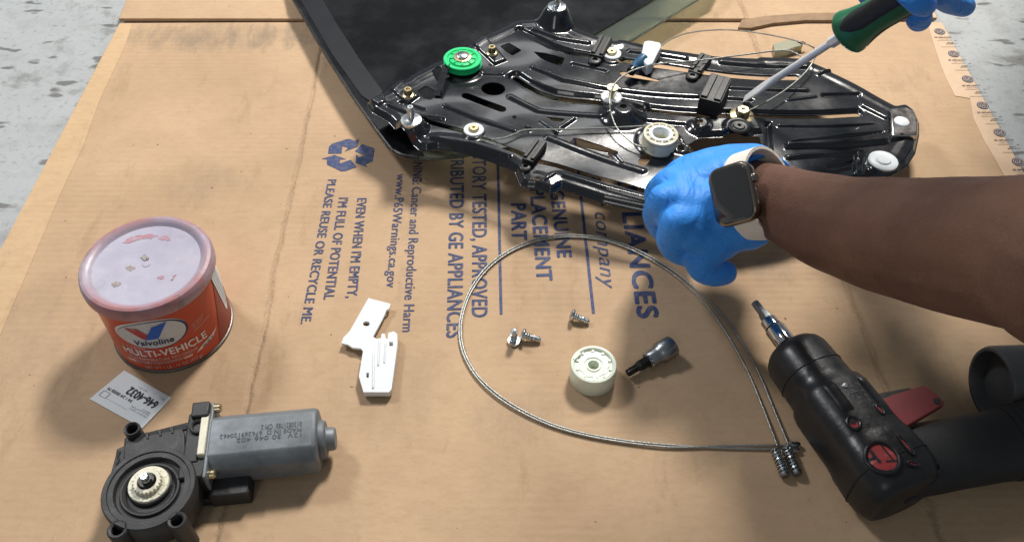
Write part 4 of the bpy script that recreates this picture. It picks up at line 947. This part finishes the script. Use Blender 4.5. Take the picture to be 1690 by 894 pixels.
add('socket_ring', lathe([(0.0064, L * 0.445), (0.0074, L * 0.45), (0.0074, L * 0.475), (0.0064, L * 0.48), (0.0064, L * 0.445)], a, d, 36), M['chrome'], bs)

# ================================================================== cordless power tool
zd = 0.0365
T0, T1 = at(1303, 574, zd), at(1492, 820, zd)
dx = Vector((T1.x - T0.x, T1.y - T0.y, 0)); LD = dx.length; dx.normalize(); dy = Vector((-dx.y, dx.x, 0)); dz = Vector((0, 0, 1))
pt = thing('power_tool', 'black rubber-booted cordless power tool with red plates lying at the right', 'power tool', Vector((T0.x, T0.y, ZB)))
def sring(t, w, h, e, oy=0.0, oz=0.0, n=44):
    """rounded-box ring at distance t along the tool: half width w, half height h, squareness e"""
    o = T0 + dx * t + dy * oy + dz * oz; out = []
    for i in range(n):
        a = 2 * math.pi * i / n; c, s = math.cos(a), math.sin(a)
        out.append(o + dy * (w * math.copysign(abs(c) ** (2 / e), c)) + dz * (h * math.copysign(abs(s) ** (2 / e), s)))
    return out
prof = [(-0.001, .010, .010, 2), (0.000, .0155, .0155, 2), (0.002, .0200, .0195, 2.1), (0.006, .0236, .0225, 2.2), (0.012, .0252, .0240, 2.3), (0.040, .0258, .0245, 2.4), (0.046, .0262, .0250, 2.4), (0.050, .0285, .0268, 2.6), (0.056, .0292, .0276, 2.8), (0.095, .0295, .0280, 2.9), (0.100, .0298, .0284, 3.0), (0.104, .0306, .0292, 3.1), (LD - 0.022, .0308, .0296, 3.3), (LD - 0.010, .0302, .0290, 3.3), (LD - 0.004, .0288, .0276, 3.2), (LD, .0262, .0252, 3.1), (LD + 0.002, .022, .021, 3)]
boot = add('rubber_boot', loft([sring(t, w_, h_, e) for t, w_, h_, e in prof]), M['rubber'], pt, smooth=60)
top = lambda t, oy, dzv=0.0: T0 + dx * t + dy * oy + dz * dzv
def topz(t, oy):
    k = max(i for i in range(len(prof)) if prof[i][0] <= t); w_, h_, e = prof[k][1:]
    return h_ * max(0.0, 1 - abs(oy / w_) ** e) ** (1 / e)
def local(px, py, z): p = at(px, py, z) - T0; return p.dot(dx), p.dot(dy)
def patch(px, py, rx, ry, m, name, up, parent, rot=0, sq=2.0, n=32, rim=None):
    """disc or slot let into the top of the boot, following its surface"""
    t0, o0 = local(px, py, zd + 0.027); V, Fc = [top(t0, o0, topz(t0, o0) + up)], []
    for k in range(1, 5):
        for i in range(n):
            a = 2 * math.pi * i / n; c, s = math.cos(a), math.sin(a)
            u = rx * k / 4 * math.copysign(abs(c) ** (2 / sq), c); v = ry * k / 4 * math.copysign(abs(s) ** (2 / sq), s)
            u, v = u * math.cos(rot) - v * math.sin(rot), u * math.sin(rot) + v * math.cos(rot)
            V.append(top(t0 + u, o0 + v, topz(t0 + u, o0 + v) + up))
    for i in range(n): Fc.append([0, 1 + i, 1 + (i + 1) % n])
    for k in range(3):
        for i in range(n):
            j = (i + 1) % n; Fc.append([1 + k * n + i, 1 + k * n + j, 1 + (k + 1) * n + j, 1 + (k + 1) * n + i])
    o = add(name, (V, Fc), m, parent, smooth=60)
    if rim:
        ring = [v + dz * 0.0002 for v in V[1 + 3 * n:1 + 4 * n]]
        add('window_rim', tube(ring, rim, 8, True), M['rubber'], o)
    return o
pa = patch(1455, 757, 0.0118, 0.0104, M['tool_red'], 'red_window', 0.0006, pt, rim=0.0016)
patch(1443, 755, 0.0058, 0.0011, M['ink'], 'cooling_slot', 0.0010, pa, sq=6, n=16); patch(1462, 750, 0.0075, 0.0007, M['ink'], 'seam', 0.0010, pa, sq=6, n=16)
patch(1469, 764, 0.0040, 0.0007, M['ink'], 'seam', 0.0010, pa, rot=1.2, sq=6, n=16)
patch(1409, 698, 0.0052, 0.0040, M['tool_red'], 'red_window', 0.0006, pt, rim=0.0013)
patch(1406, 694, 0.0032, 0.0026, M['ink'], 'cooling_slot', 0.0010, pt, n=16)
patch(1452, 676, 0.0042, 0.0018, M['tool_red'], 'red_window', 0.0006, pt, rim=0.0009); patch(1493, 737, 0.0085, 0.0016, M['tool_red'], 'red_window', 0.0006, pt, rim=0.0009)
patch(1505, 768, 0.0040, 0.0014, M['tool_red'], 'red_window', 0.0006, pt, rot=1.0, rim=0.0008)
# raised pads moulded on the boot
def pad(t0, t1, o0, o1, hgt, name='boot_pad'):
    V, Fc = [], []; n = 10
    for j in range(n + 1):
        for i in range(n + 1):
            t = t0 + (t1 - t0) * i / n; o = o0 + (o1 - o0) * j / n
            e = min(1, min(i, n - i) / 1.5) * min(1, min(j, n - j) / 1.5)
            V.append(top(t, o, topz(t, o) - 0.0012 + (hgt + 0.0012) * e))
    for j in range(n):
        for i in range(n): k = j * (n + 1) + i; Fc.append([k, k + 1, k + n + 2, k + n + 1])
    add(name, (V, Fc), M['rubber'], boot, smooth=60)
pad(0.046, 0.082, -0.016, -0.004, 0.0018); pad(0.050, 0.095, 0.013, 0.022, 0.0026)
M['deboss'] = mat('worn_rubber', (0.09, 0.093, 0.10), 0.45)
def boot_text(s, t0, t1, o0, cap):
    V, Fc = text_geo(s, 0, 0, 1.05); x0 = min(v.x for v in V); x1 = max(v.x for v in V)
    f = lambda v: (lambda t, o: top(t, o, topz(t, o) + 0.0005))(t0 + (t1 - t0) * (v.x - x0) / (x1 - x0), o0 + cap * v.y / CAP)
    add('moulded_text', ([f(v) for v in V], Fc), M['deboss'], boot, smooth=0)
boot_text('14.4', 0.062, 0.074, 0.0010, 0.0048); boot_text('CT861', 0.060, 0.082, 0.0086, 0.0026)
q = T0 + dx * (LD - 0.005) + dy * 0.0225 + dz * 0.018
add('strap_eye', lathe([(0.0040, -0.004), (0.0042, 0.0030), (0.0036, 0.0042), (0.0020, 0.0042), (0.0017, 0.002), (0, 0.002)], q, (dz + dx * 0.4), 24), M['rubber'], boot)
q = T0 + dx * (LD + 0.0022)
add('rear_slot', boxg(q + dy * 0.008 - dz * 0.004, (dy, dz, dx), (0.014, 0.005, 0.001)), M['ink'], boot, bevel=0.0008)
# drive: anvil, adaptor and star bit
an = add('drive_collar', lathe([(0.0102, -0.003), (0.0100, 0.0025), (0.0088, 0.0042), (0.006, 0.0042)], T0, -dx, 32), M['dark_steel'], pt)
add('adaptor', lathe([(0.0072, 0.003), (0.0086, 0.0042), (0.0086, 0.0205), (0.0079, 0.0216), (0.0070, 0.0220), (0.0070, 0.0300), (0.0064, 0.0310), (0.0044, 0.0312)], T0, -dx, 40), M['chrome'], pt)
add('adaptor_groove', lathe([(0.0071, 0.0216), (0.0076, 0.0218), (0.0076, 0.0226), (0.0071, 0.0228), (0.0071, 0.0216)], T0, -dx, 36), M['dark_steel'], pt)
add('star_bit', lathe([(0.0046, 0.030), (0.0046, 0.036), (0.0034, 0.0395), (0.0033, 0.0500), (0.0026, 0.0512), (0, 0.0512)], T0, -dx, 48, lambda k, t: 1 + 0.10 * math.cos(6 * t)), M['satin'], pt)
# handle
h0, h1 = T0 + dx * 0.118 + dy * 0.012, at(1760, 712, zd + 0.002)
hd_ = Vector((h1.x - h0.x, h1.y - h0.y, 0)); LH = hd_.length; hd_.normalize(); hs_ = Vector((-hd_.y, hd_.x, 0))
def hring(t, w_, h_, e, oy=0, oz=0, n=40):
    o = h0 + hd_ * t + hs_ * oy + dz * oz; out = []
    for i in range(n):
        a = 2 * math.pi * i / n; c, s = math.cos(a), math.sin(a)
        out.append(o + hs_ * (w_ * math.copysign(abs(c) ** (2 / e), c)) + dz * (h_ * math.copysign(abs(s) ** (2 / e), s)))
    return out
add('handle', loft([hring(0, .026, .021, 2.3), hring(0.02, .0265, .0215, 2.3), hring(0.045, .0262, .0215, 2.2), hring(0.075, .0265, .0220, 2.2), hring(0.10, .0275, .0235, 2.3), hring(LH * 0.85, .0290, .0265, 2.4), hring(LH, .0310, .0285, 2.6)]), M['grip'], pt, smooth=60)
for t in (0.088, 0.094, 0.100): add('grip_ring', tube(hring(t, np.interp(t, [0.075, 0.10], [.0266, .0276]), np.interp(t, [0.075, 0.10], [.0221, .0236]), 2.25), 0.0007, 6, True), M['grip'], pt)
add('boot_seam', tube(sring(0.030, .0257, .0244, 2.38), 0.0005, 6, True), M['ink'], boot)
add('boot_seam', tube(sring(LD - 0.020, .0309, .0297, 3.3), 0.0005, 6, True), M['ink'], boot)
for t, o_ in ((0.060, 0.001),):
    q = top(t, o_, topz(t, o_)); sc_ = add('case_screw', lathe([(0.0026, -0.001), (0.0026, 0.0004), (0.0020, 0.0008), (0.0010, 0.0008), (0.0008, 0.0002), (0, 0.0002)], q, (0, 0, 1), 20), M['satin'], boot)
zt = zd + 0.0225
rp = [at(*p, zt) for p in ((1449, 660), (1478, 649), (1524, 635), (1534, 639), (1559, 662), (1557, 667), (1491, 706), (1478, 697))]
rpl = add('red_plate', prism([(p.x, p.y) for p in rp], zt, zt - 0.006), M['maroon'], pt, bevel=0.0008)
p = at(1547, 662, zt); add('plate_hole', lathe([(0.0028, -0.001), (0.0028, 0.0003), (0, 0.0003)], Vector((p.x, p.y, zt)), (0, 0, 1), 20), M['ink'], rpl)
tg = [at(*p, zd + 0.010) for p in ((1436, 654), (1445, 648), (1502, 637), (1511, 643), (1515, 655), (1470, 676), (1455, 675))]
add('trigger', prism([(p.x, p.y) for p in tg], zd + 0.010, zd - 0.012), M['plastic'], pt, bevel=0.0035, seg=3)
hx = [h0 + hd_ * t + hs_ * o for t, o in ((0.102, 0.010), (0.112, 0.020), (0.145, 0.020), (0.155, 0.010), (0.145, -0.001), (0.112, -0.001))]
def hz_(p):
    o = (p - h0).dot(hs_); t = (p - h0).dot(hd_); k = min(1, max(0, (t - 0.10) / (LH * 0.85 - 0.10))); w_, h_ = .0255 + (.0290 - .0255) * k, .0235 + (.0265 - .0235) * k
    return Vector((p.x, p.y, zd + h_ * max(0, 1 - abs(o / w_) ** 2.35) ** (1 / 2.35) + 0.0003))
add('red_outline', tube([hz_(p) for p in [hx[i].lerp(hx[(i + 1) % 6], k / 6) for i in range(6) for k in range(6)]], 0.0014, 8, True), M['tool_red'], pt)
bc_ = at(1678, 632, zd - 0.006)
add('battery_base', lathe([(0.0275, -0.030), (0.0285, -0.028), (0.0290, -0.010), (0.0300, 0.028), (0.0285, 0.0312), (0.0262, 0.0312), (0.0250, 0.029), (0.0245, 0.020), (0, 0.019)], Vector((bc_.x + 0.008, bc_.y, bc_.z + 0.0015)), (-1, -0.1, 0.05), 48), M['batt'], pt)

# ================================================================== gloved worker
def capsules(chains, seg=16, sub=5):
    """closed tapered limbs with round ends, later fused into one surface by a voxel remesh"""
    geos = []
    for ch in chains:
        P = [Vector(c[0]) for c in ch]; Rr = [c[1] for c in ch]
        pts, rad = [], []
        n = len(P)
        for i in range(n - 1):
            p0, p1, p2, p3 = P[max(i - 1, 0)], P[i], P[i + 1], P[min(i + 2, n - 1)]
            for k in range(sub):
                t = k / sub
                pts.append(0.5 * ((2 * p1) + (p2 - p0) * t + (2 * p0 - 5 * p1 + 4 * p2 - p3) * t * t + (3 * p1 - p0 - 3 * p2 + p3) * t ** 3)); rad.append(Rr[i] + (Rr[i + 1] - Rr[i]) * (t * t * (3 - 2 * t)))
        pts.append(P[-1]); rad.append(Rr[-1])
        d0 = (pts[0] - pts[1]).normalized(); d1 = (pts[-1] - pts[-2]).normalized()
        cap0 = [(pts[0] + d0 * rad[0] * math.sin(a), rad[0] * math.cos(a)) for a in (1.45, 1.1, 0.75, 0.4)]
        cap1 = [(pts[-1] + d1 * rad[-1] * math.sin(a), rad[-1] * math.cos(a)) for a in (0.4, 0.75, 1.1, 1.45)]
        allp = cap0 + list(zip(pts, rad)) + cap1
        geos.append(tube([p for p, _ in allp], [r for _, r in allp], seg))
    return join(*geos)
def fused(name, chains, m, parent, vox=0.0016, it=8):
    o = add(name, capsules(chains), m, parent, smooth=0)
    r_ = o.modifiers.new('fuse', 'REMESH'); r_.mode = 'VOXEL'; r_.voxel_size = vox; r_.use_smooth_shade = True
    s_ = o.modifiers.new('relax', 'SMOOTH'); s_.iterations = it; s_.factor = 0.5
    return o
pe = thing('person', 'person reaching in with a bare forearm, blue gloves on both hands', 'person', at(1690, 430, 0))
A = at
# right forearm, from the wrist out of the frame to the elbow and upper arm
wrist = A(1247, 322, 0.122)
fore = [(A(1225, 318, 0.118), 0.026), (wrist, 0.0275), (A(1300, 340, 0.135), 0.0300), (A(1380, 370, 0.165), 0.0350), (A(1480, 391, 0.200), 0.0388), (A(1600, 408, 0.240), 0.0412), (A(1720, 420, 0.275), 0.0422), (A(1900, 432, 0.315), 0.040), (Vector((0.47, 0.47, 0.36)), 0.043), (Vector((0.53, 0.56, 0.47)), 0.052), (Vector((0.58, 0.66, 0.60)), 0.060)]
LW = A(1690, -125, 0.300)
larm = [(LW, 0.028), (LW + Vector((0.06, 0.03, 0.02)), 0.036), (Vector((0.66, 1.16, 0.40)), 0.045), (Vector((0.60, 1.10, 0.50)), 0.052), (Vector((0.56, 1.04, 0.61)), 0.060)]
HC = Vector((0.33, 0.88, 0.73)); fd = Vector((-0.55, 0.0, -0.83)).normalized(); hu = Vector((-0.83, 0, 0.55)).normalized(); hy = Vector((0, 1, 0))
trunk = [[(Vector((0.60, 0.86, 0.62)), 0.115), (Vector((0.74, 0.86, 0.60)), 0.13), (Vector((0.90, 0.86, 0.53)), 0.125), (Vector((1.02, 0.86, 0.44)), 0.135)],
         [(Vector((0.58, 0.66, 0.60)), 0.075), (Vector((0.60, 0.85, 0.64)), 0.095), (Vector((0.56, 1.04, 0.61)), 0.075)],
         [(Vector((0.58, 0.86, 0.66)), 0.062), (HC - hu * 0.09, 0.056)],
         [(HC - hu * 0.03, 0.070), (HC + hu * 0.045, 0.078)], [(HC - hu * 0.085 + fd * 0.040, 0.040), (HC - hu * 0.03 + fd * 0.035, 0.055)],
         [(HC + fd * 0.082 + hu * 0.012, 0.008), (HC + fd * 0.098 - hu * 0.022, 0.013)], [(HC + hy * 0.076 - hu * 0.02, 0.008), (HC + hy * 0.080 + hu * 0.025, 0.012)], [(HC - hy * 0.076 - hu * 0.02, 0.008), (HC - hy * 0.080 + hu * 0.025, 0.012)],
         [(HC + fd * 0.074 - hu * 0.055 + hy * 0.022, 0.010), (HC + fd * 0.080 - hu * 0.055, 0.011), (HC + fd * 0.074 - hu * 0.055 - hy * 0.022, 0.010)]]
fused('body', [fore, larm] + trunk, M['skin'], pe, 0.0032, 4)
M['shirt'] = mat('dark_shirt', (0.03, 0.032, 0.04), 0.85, var=0.3, vscale=40, bump=0.4, bscale=90)
gr = lambda ch, k: [(p, r + k) for p, r in ch]
fused('shirt', [gr(trunk[0], 0.008), gr(trunk[1], 0.008), gr(fore[-2:], 0.010), gr(larm[-2:], 0.010)], M['shirt'], pe, 0.005, 6)
M['hair'] = mat('black_hair', (0.012, 0.010, 0.009), 0.6, bump=0.8, bscale=400)
fused('hair', [[(HC - fd * 0.016 - hu * 0.02, 0.073), (HC - fd * 0.010 + hu * 0.050, 0.080)]], M['hair'], pe, 0.004, 3)
for k in (-1, 1): add('eye', lathe([(0, -0.011), (0.008, -0.008), (0.011, 0), (0.008, 0.008), (0, 0.011)], HC + fd * 0.068 + hu * 0.012 + hy * 0.030 * k, fd, 16), M['white'], pe)
# right glove
K1, K2, K3, K4 = A(1118, 368, 0.120), A(1098, 332, 0.124), A(1107, 303, 0.119), A(1134, 280, 0.110)
W = A(1218, 322, 0.114)
Rg = 0.0112
chains = [
    [(A(1240, 338, 0.113), 0.030), (A(1205, 328, 0.112), 0.0285), (A(1160, 330, 0.112), 0.022), (K2, 0.0145)],
    [(A(1232, 365, 0.110), 0.024), (A(1190, 362, 0.110), 0.023), (A(1150, 362, 0.113), 0.019), (K1, 0.0138)],
    [(A(1235, 288, 0.110), 0.024), (A(1195, 290, 0.108), 0.023), (A(1155, 296, 0.110), 0.0185), (K3, 0.0140)],
    [(A(1245, 275, 0.102), 0.020), (A(1205, 274, 0.100), 0.019), (A(1165, 278, 0.102), 0.016), (K4, 0.0130)],
    [(A(1238, 305, 0.112), 0.028), (A(1190, 308, 0.113), 0.027), (A(1140, 318, 0.113), 0.022), (A(1112, 322, 0.113), 0.017)],
    [(A(1232, 345, 0.111), 0.027), (A(1190, 345, 0.113), 0.026), (A(1145, 348, 0.114), 0.022), (A(1112, 350, 0.114), 0.017)],
    [(A(1225, 278, 0.104), 0.021), (A(1180, 283, 0.106), 0.021), (A(1130, 294, 0.108), 0.018)],
    [(A(1200, 378, 0.104), 0.020), (A(1165, 385, 0.102), 0.020), (A(1128, 384, 0.102), 0.016)],
    [(A(1140, 292, 0.112), 0.017), (A(1126, 318, 0.1165), 0.0195), (A(1128, 348, 0.116), 0.0195), (A(1138, 376, 0.110), 0.0185)],
    # index, middle, ring and little finger: over the knuckle, down and back under the plate's edge
    [(K1, 0.0138), (A(1108, 396, 0.100), 0.0125), (A(1124, 414, 0.080), 0.0118), (A(1152, 421, 0.062), 0.0108), (A(1172, 416, 0.052), 0.0098)],
    [(K2, 0.0140), (A(1085, 352, 0.100), 0.0125), (A(1094, 376, 0.074), 0.0118), (A(1118, 386, 0.052), 0.0108), (A(1140, 380, 0.042), 0.0096)],
    [(K3, 0.0135), (A(1086, 318, 0.095), 0.0120), (A(1092, 340, 0.070), 0.0112), (A(1112, 352, 0.050), 0.0104), (A(1132, 346, 0.042), 0.0092)],
    [(K4, 0.0125), (A(1110, 292, 0.088), 0.0108), (A(1108, 312, 0.066), 0.0100), (A(1124, 324, 0.052), 0.0092)],
    # thumb, from the side of the palm near the wrist, its tip bent out to the right
    [(A(1215, 374, 0.104), 0.0185), (A(1186, 398, 0.096), 0.0170), (A(1158, 420, 0.088), 0.0140), (A(1158, 440, 0.078), 0.0122), (A(1176, 450, 0.070), 0.0115), (A(1196, 450, 0.066), 0.0105)],
]
gv = fused('glove', chains, M['glove'], pe, 0.0015, 22)
gv['label'] = 'blue nitrile glove holding the regulator plate'
wdir = (A(1330, 352, 0.146) - A(1225, 320, 0.116)).normalized()
# rolled cuff of the glove above the watch
cx_, cy_, cz_ = frame(wdir, (0, 0, 1))
cc0 = A(1254, 322, 0.118)
add('glove_cuff', lathe([(0.0290, -0.016), (0.0325, -0.010), (0.0345, -0.004), (0.0350, 0.0), (0.0338, 0.0018), (0.0318, 0.001), (0.0300, -0.006), (0.0280, -0.016), (0.0290, -0.016)], cc0, wdir, 48, lambda k, a: 1 + 0.035 * math.sin(3 * a + 1) + 0.02 * math.sin(7 * a)), M['glove'], pe, smooth=60)

# ---- wrist watch
wa = thing('wrist_watch', 'square steel smart watch with cream woven band on the right wrist', 'watch', A(1215, 320, 0.12))
ws = Vector((0.60, -0.16, 0.80)).normalized()                            # along the wrist
wn = Vector((-0.82, -0.50, 0.42)); wn = (wn - ws * wn.dot(ws)).normalized(); wl = wn.cross(ws)
wl = (wl + ws * 0.24).normalized(); ws = wl.cross(wn)
wcn = A(1209, 321, 0.150)
def rrect(w_, h_, rr, n=6):
    out = []
    for sx, sy, a0 in ((1, 1, 0), (-1, 1, 90), (-1, -1, 180), (1, -1, 270)):
        for k in range(n + 1):
            a = R(a0 + 90 * k / n); out.append((sx * (w_ - rr) + rr * math.cos(a), sy * (h_ - rr) + rr * math.sin(a)))
    return out
def wring(w_, h_, rr, d): return [wcn + ws * x + wl * y + wn * d for x, y in rrect(w_, h_, rr)]
add('case', loft([wring(0.0150, 0.0190, 0.008, -0.0095), wring(0.0182, 0.0222, 0.009, -0.0070), wring(0.0190, 0.0230, 0.0095, -0.0035), wring(0.0190, 0.0230, 0.0095, -0.001), wring(0.0182, 0.0222, 0.009, 0.0012), wring(0.0172, 0.0212, 0.0085, 0.0018)]), M['watch'], wa, smooth=40)
add('display', loft([wring(0.0170, 0.0210, 0.0085, 0.0012), wring(0.0166, 0.0206, 0.0082, 0.0024), wring(0.0150, 0.0190, 0.0075, 0.0029)]), M['screen'], wa, smooth=40)
for s_, l_ in ((1, 0.008), (1, -0.006)):
    c = wcn + ws * (0.0190 * s_) + wl * l_ - wn * 0.003
    if l_ > 0: add('crown', lathe([(0.0036, -0.001), (0.0036, 0.0014), (0.0030, 0.0020), (0, 0.0020)], c, ws * s_, 24), M['watch'], wa)
    else: add('side_button', boxg(c, (wl, wn, ws), (0.012, 0.003, 0.0016)), M['watch'], wa, bevel=0.0006)
# band: an open loop round the wrist, from one end of the case to the other
wc_ = wcn - wn * 0.036; loop = []
for k in range(33):
    a = R(38 + (360 - 76) * k / 32); loop.append(wc_ + wl * (0.0335 * math.sin(a)) + wn * (0.0325 * math.cos(a)))
V, Fc = [], []; bw_ = 0.0102
for k, p in enumerate(loop):
    o_ = (p - wc_).normalized()
    for sx, so in ((-1, 0), (1, 0), (1, 1), (-1, 1)): V.append(p + ws * (bw_ * sx) + o_ * (0.0024 * so))
for k in range(32):
    for i in range(4): j = (i + 1) % 4; Fc.append([k * 4 + i, k * 4 + j, (k + 1) * 4 + j, (k + 1) * 4 + i])
Fc += [[0, 1, 2, 3], [128, 129, 130, 131]]
add('band', (V, Fc), M['band'], wa, smooth=50)
# left glove on the screwdriver, only its finger ends in the picture
tip, fer, hnd = on(1228, 164, 0.004), A(1398, 54, 0.150), A(1545, -38, 0.225)
sax = (hnd - fer).normalized()
LHc = A(1545, -60, 0.24)
chains = [
    [(A(1470, -70, 0.20), 0.020), (A(1540, -95, 0.23), 0.026), (A(1640, -110, 0.27), 0.030), (A(1700, -120, 0.30), 0.028)],
    [(A(1560, -90, 0.25), 0.020), (A(1600, -50, 0.25), 0.020), (A(1660, -60, 0.28), 0.024)],
    [(A(1448, -52, 0.19), 0.013), (A(1432, -22, 0.165), 0.0115), (A(1436, -4, 0.150), 0.0100)],
    [(A(1475, -46, 0.235), 0.013), (A(1500, -18, 0.238), 0.0118), (A(1517, 2, 0.232), 0.0108), (A(1526, 8, 0.222), 0.0098)],
    [(A(1520, -46, 0.225), 0.013), (A(1522, -8, 0.205), 0.0118), (A(1516, 18, 0.190), 0.0114), (A(1517, 32, 0.176), 0.0110)],
    [(A(1566, -50, 0.225), 0.0125), (A(1552, -16, 0.205), 0.0112), (A(1562, 0, 0.190), 0.0105), (A(1582, 8, 0.178), 0.0100), (A(1592, 11, 0.17), 0.0094)],
]
gl2 = fused('glove', chains, M['glove'], pe, 0.0014, 5); gl2['label'] = 'blue nitrile glove gripping the screwdriver at the top edge'

# ================================================================== screwdriver
sdv = thing('screwdriver', 'flat screwdriver with green and black handle pointing at the regulator plate', 'screwdriver', Vector((tip.x, tip.y, 0)))
v = fer - tip; L = v.length; v.normalize(); sx_, sy_, _ = frame(v, (0, 0, 1))
def bring(t, a_, b_, n=20, e=2.0):
    o = tip + v * t; out = []
    for i in range(n):
        an_ = 2 * math.pi * i / n; c, s = math.cos(an_), math.sin(an_)
        out.append(o + sx_ * (a_ * math.copysign(abs(c) ** (2 / e), c)) + sy_ * (b_ * math.copysign(abs(s) ** (2 / e), s)))
    return out
add('blade', loft([bring(0, .0060, .0006, e=5), bring(0.010, .0072, .0011, e=5), bring(0.024, .0076, .0022, e=4), bring(0.034, .0050, .0034, e=2.5), bring(0.042, .0036, .0036), bring(L - 0.018, .0036, .0036)]), M['driver'], sdv, smooth=50)
add('bolster', lathe([(0.0048, L - 0.019), (0.0056, L - 0.017), (0.0056, L + 0.004), (0.004, L + 0.006)], tip, v, 6), M['driver'], sdv, bevel=0.0005)
sv = sax; u_, w_, _ = frame(sv, (0, 0, 1))
tri = lambda k, a: 1 + 0.05 * math.cos(3 * a)
add('handle_core', lathe([(0.0060, -0.004), (0.0175, -0.001), (0.0205, 0.003), (0.0205, 0.006), (0.0180, 0.014), (0.0158, 0.026), (0.0150, 0.036), (0.0156, 0.055), (0.0172, 0.085), (0.0170, 0.105), (0.012, 0.115), (0, 0.116)], fer, sv, 48, tri), M['sgreen'], sdv, smooth=60)
def grip_patch(a0, name):
    V, Fc = [], []; n, m_ = 18, 10
    rr = lambda t: np.interp(t, [0.003, 0.006, 0.014, 0.026, 0.036, 0.055, 0.085, 0.105], [.0205, .0205, .0180, .0158, .0150, .0156, .0172, .0170])
    for i in range(n + 1):
        t = 0.008 + 0.092 * i / n; wd_ = 0.68 * min(1.0, math.sqrt(i / 3.0 + 0.02))
        for j in range(m_ + 1):
            a = a0 + wd_ * (2 * j / m_ - 1); e = 0.0011 * min(1, min(j, m_ - j) / 1.2) - 0.0005
            r_ = float(rr(t)) * (1 + 0.05 * math.cos(3 * a)) + e; V.append(fer + sv * t + u_ * (r_ * math.cos(a)) + w_ * (r_ * math.sin(a)))
    for i in range(n):
        for j in range(m_): k = i * (m_ + 1) + j; Fc.append([k, k + 1, k + m_ + 2, k + m_ + 1])
    add(name, (V, Fc), M['sblack'], sdv, smooth=60)
for k in range(3): grip_patch(2 * math.pi * k / 3 + 0.55, 'grip_inlay')
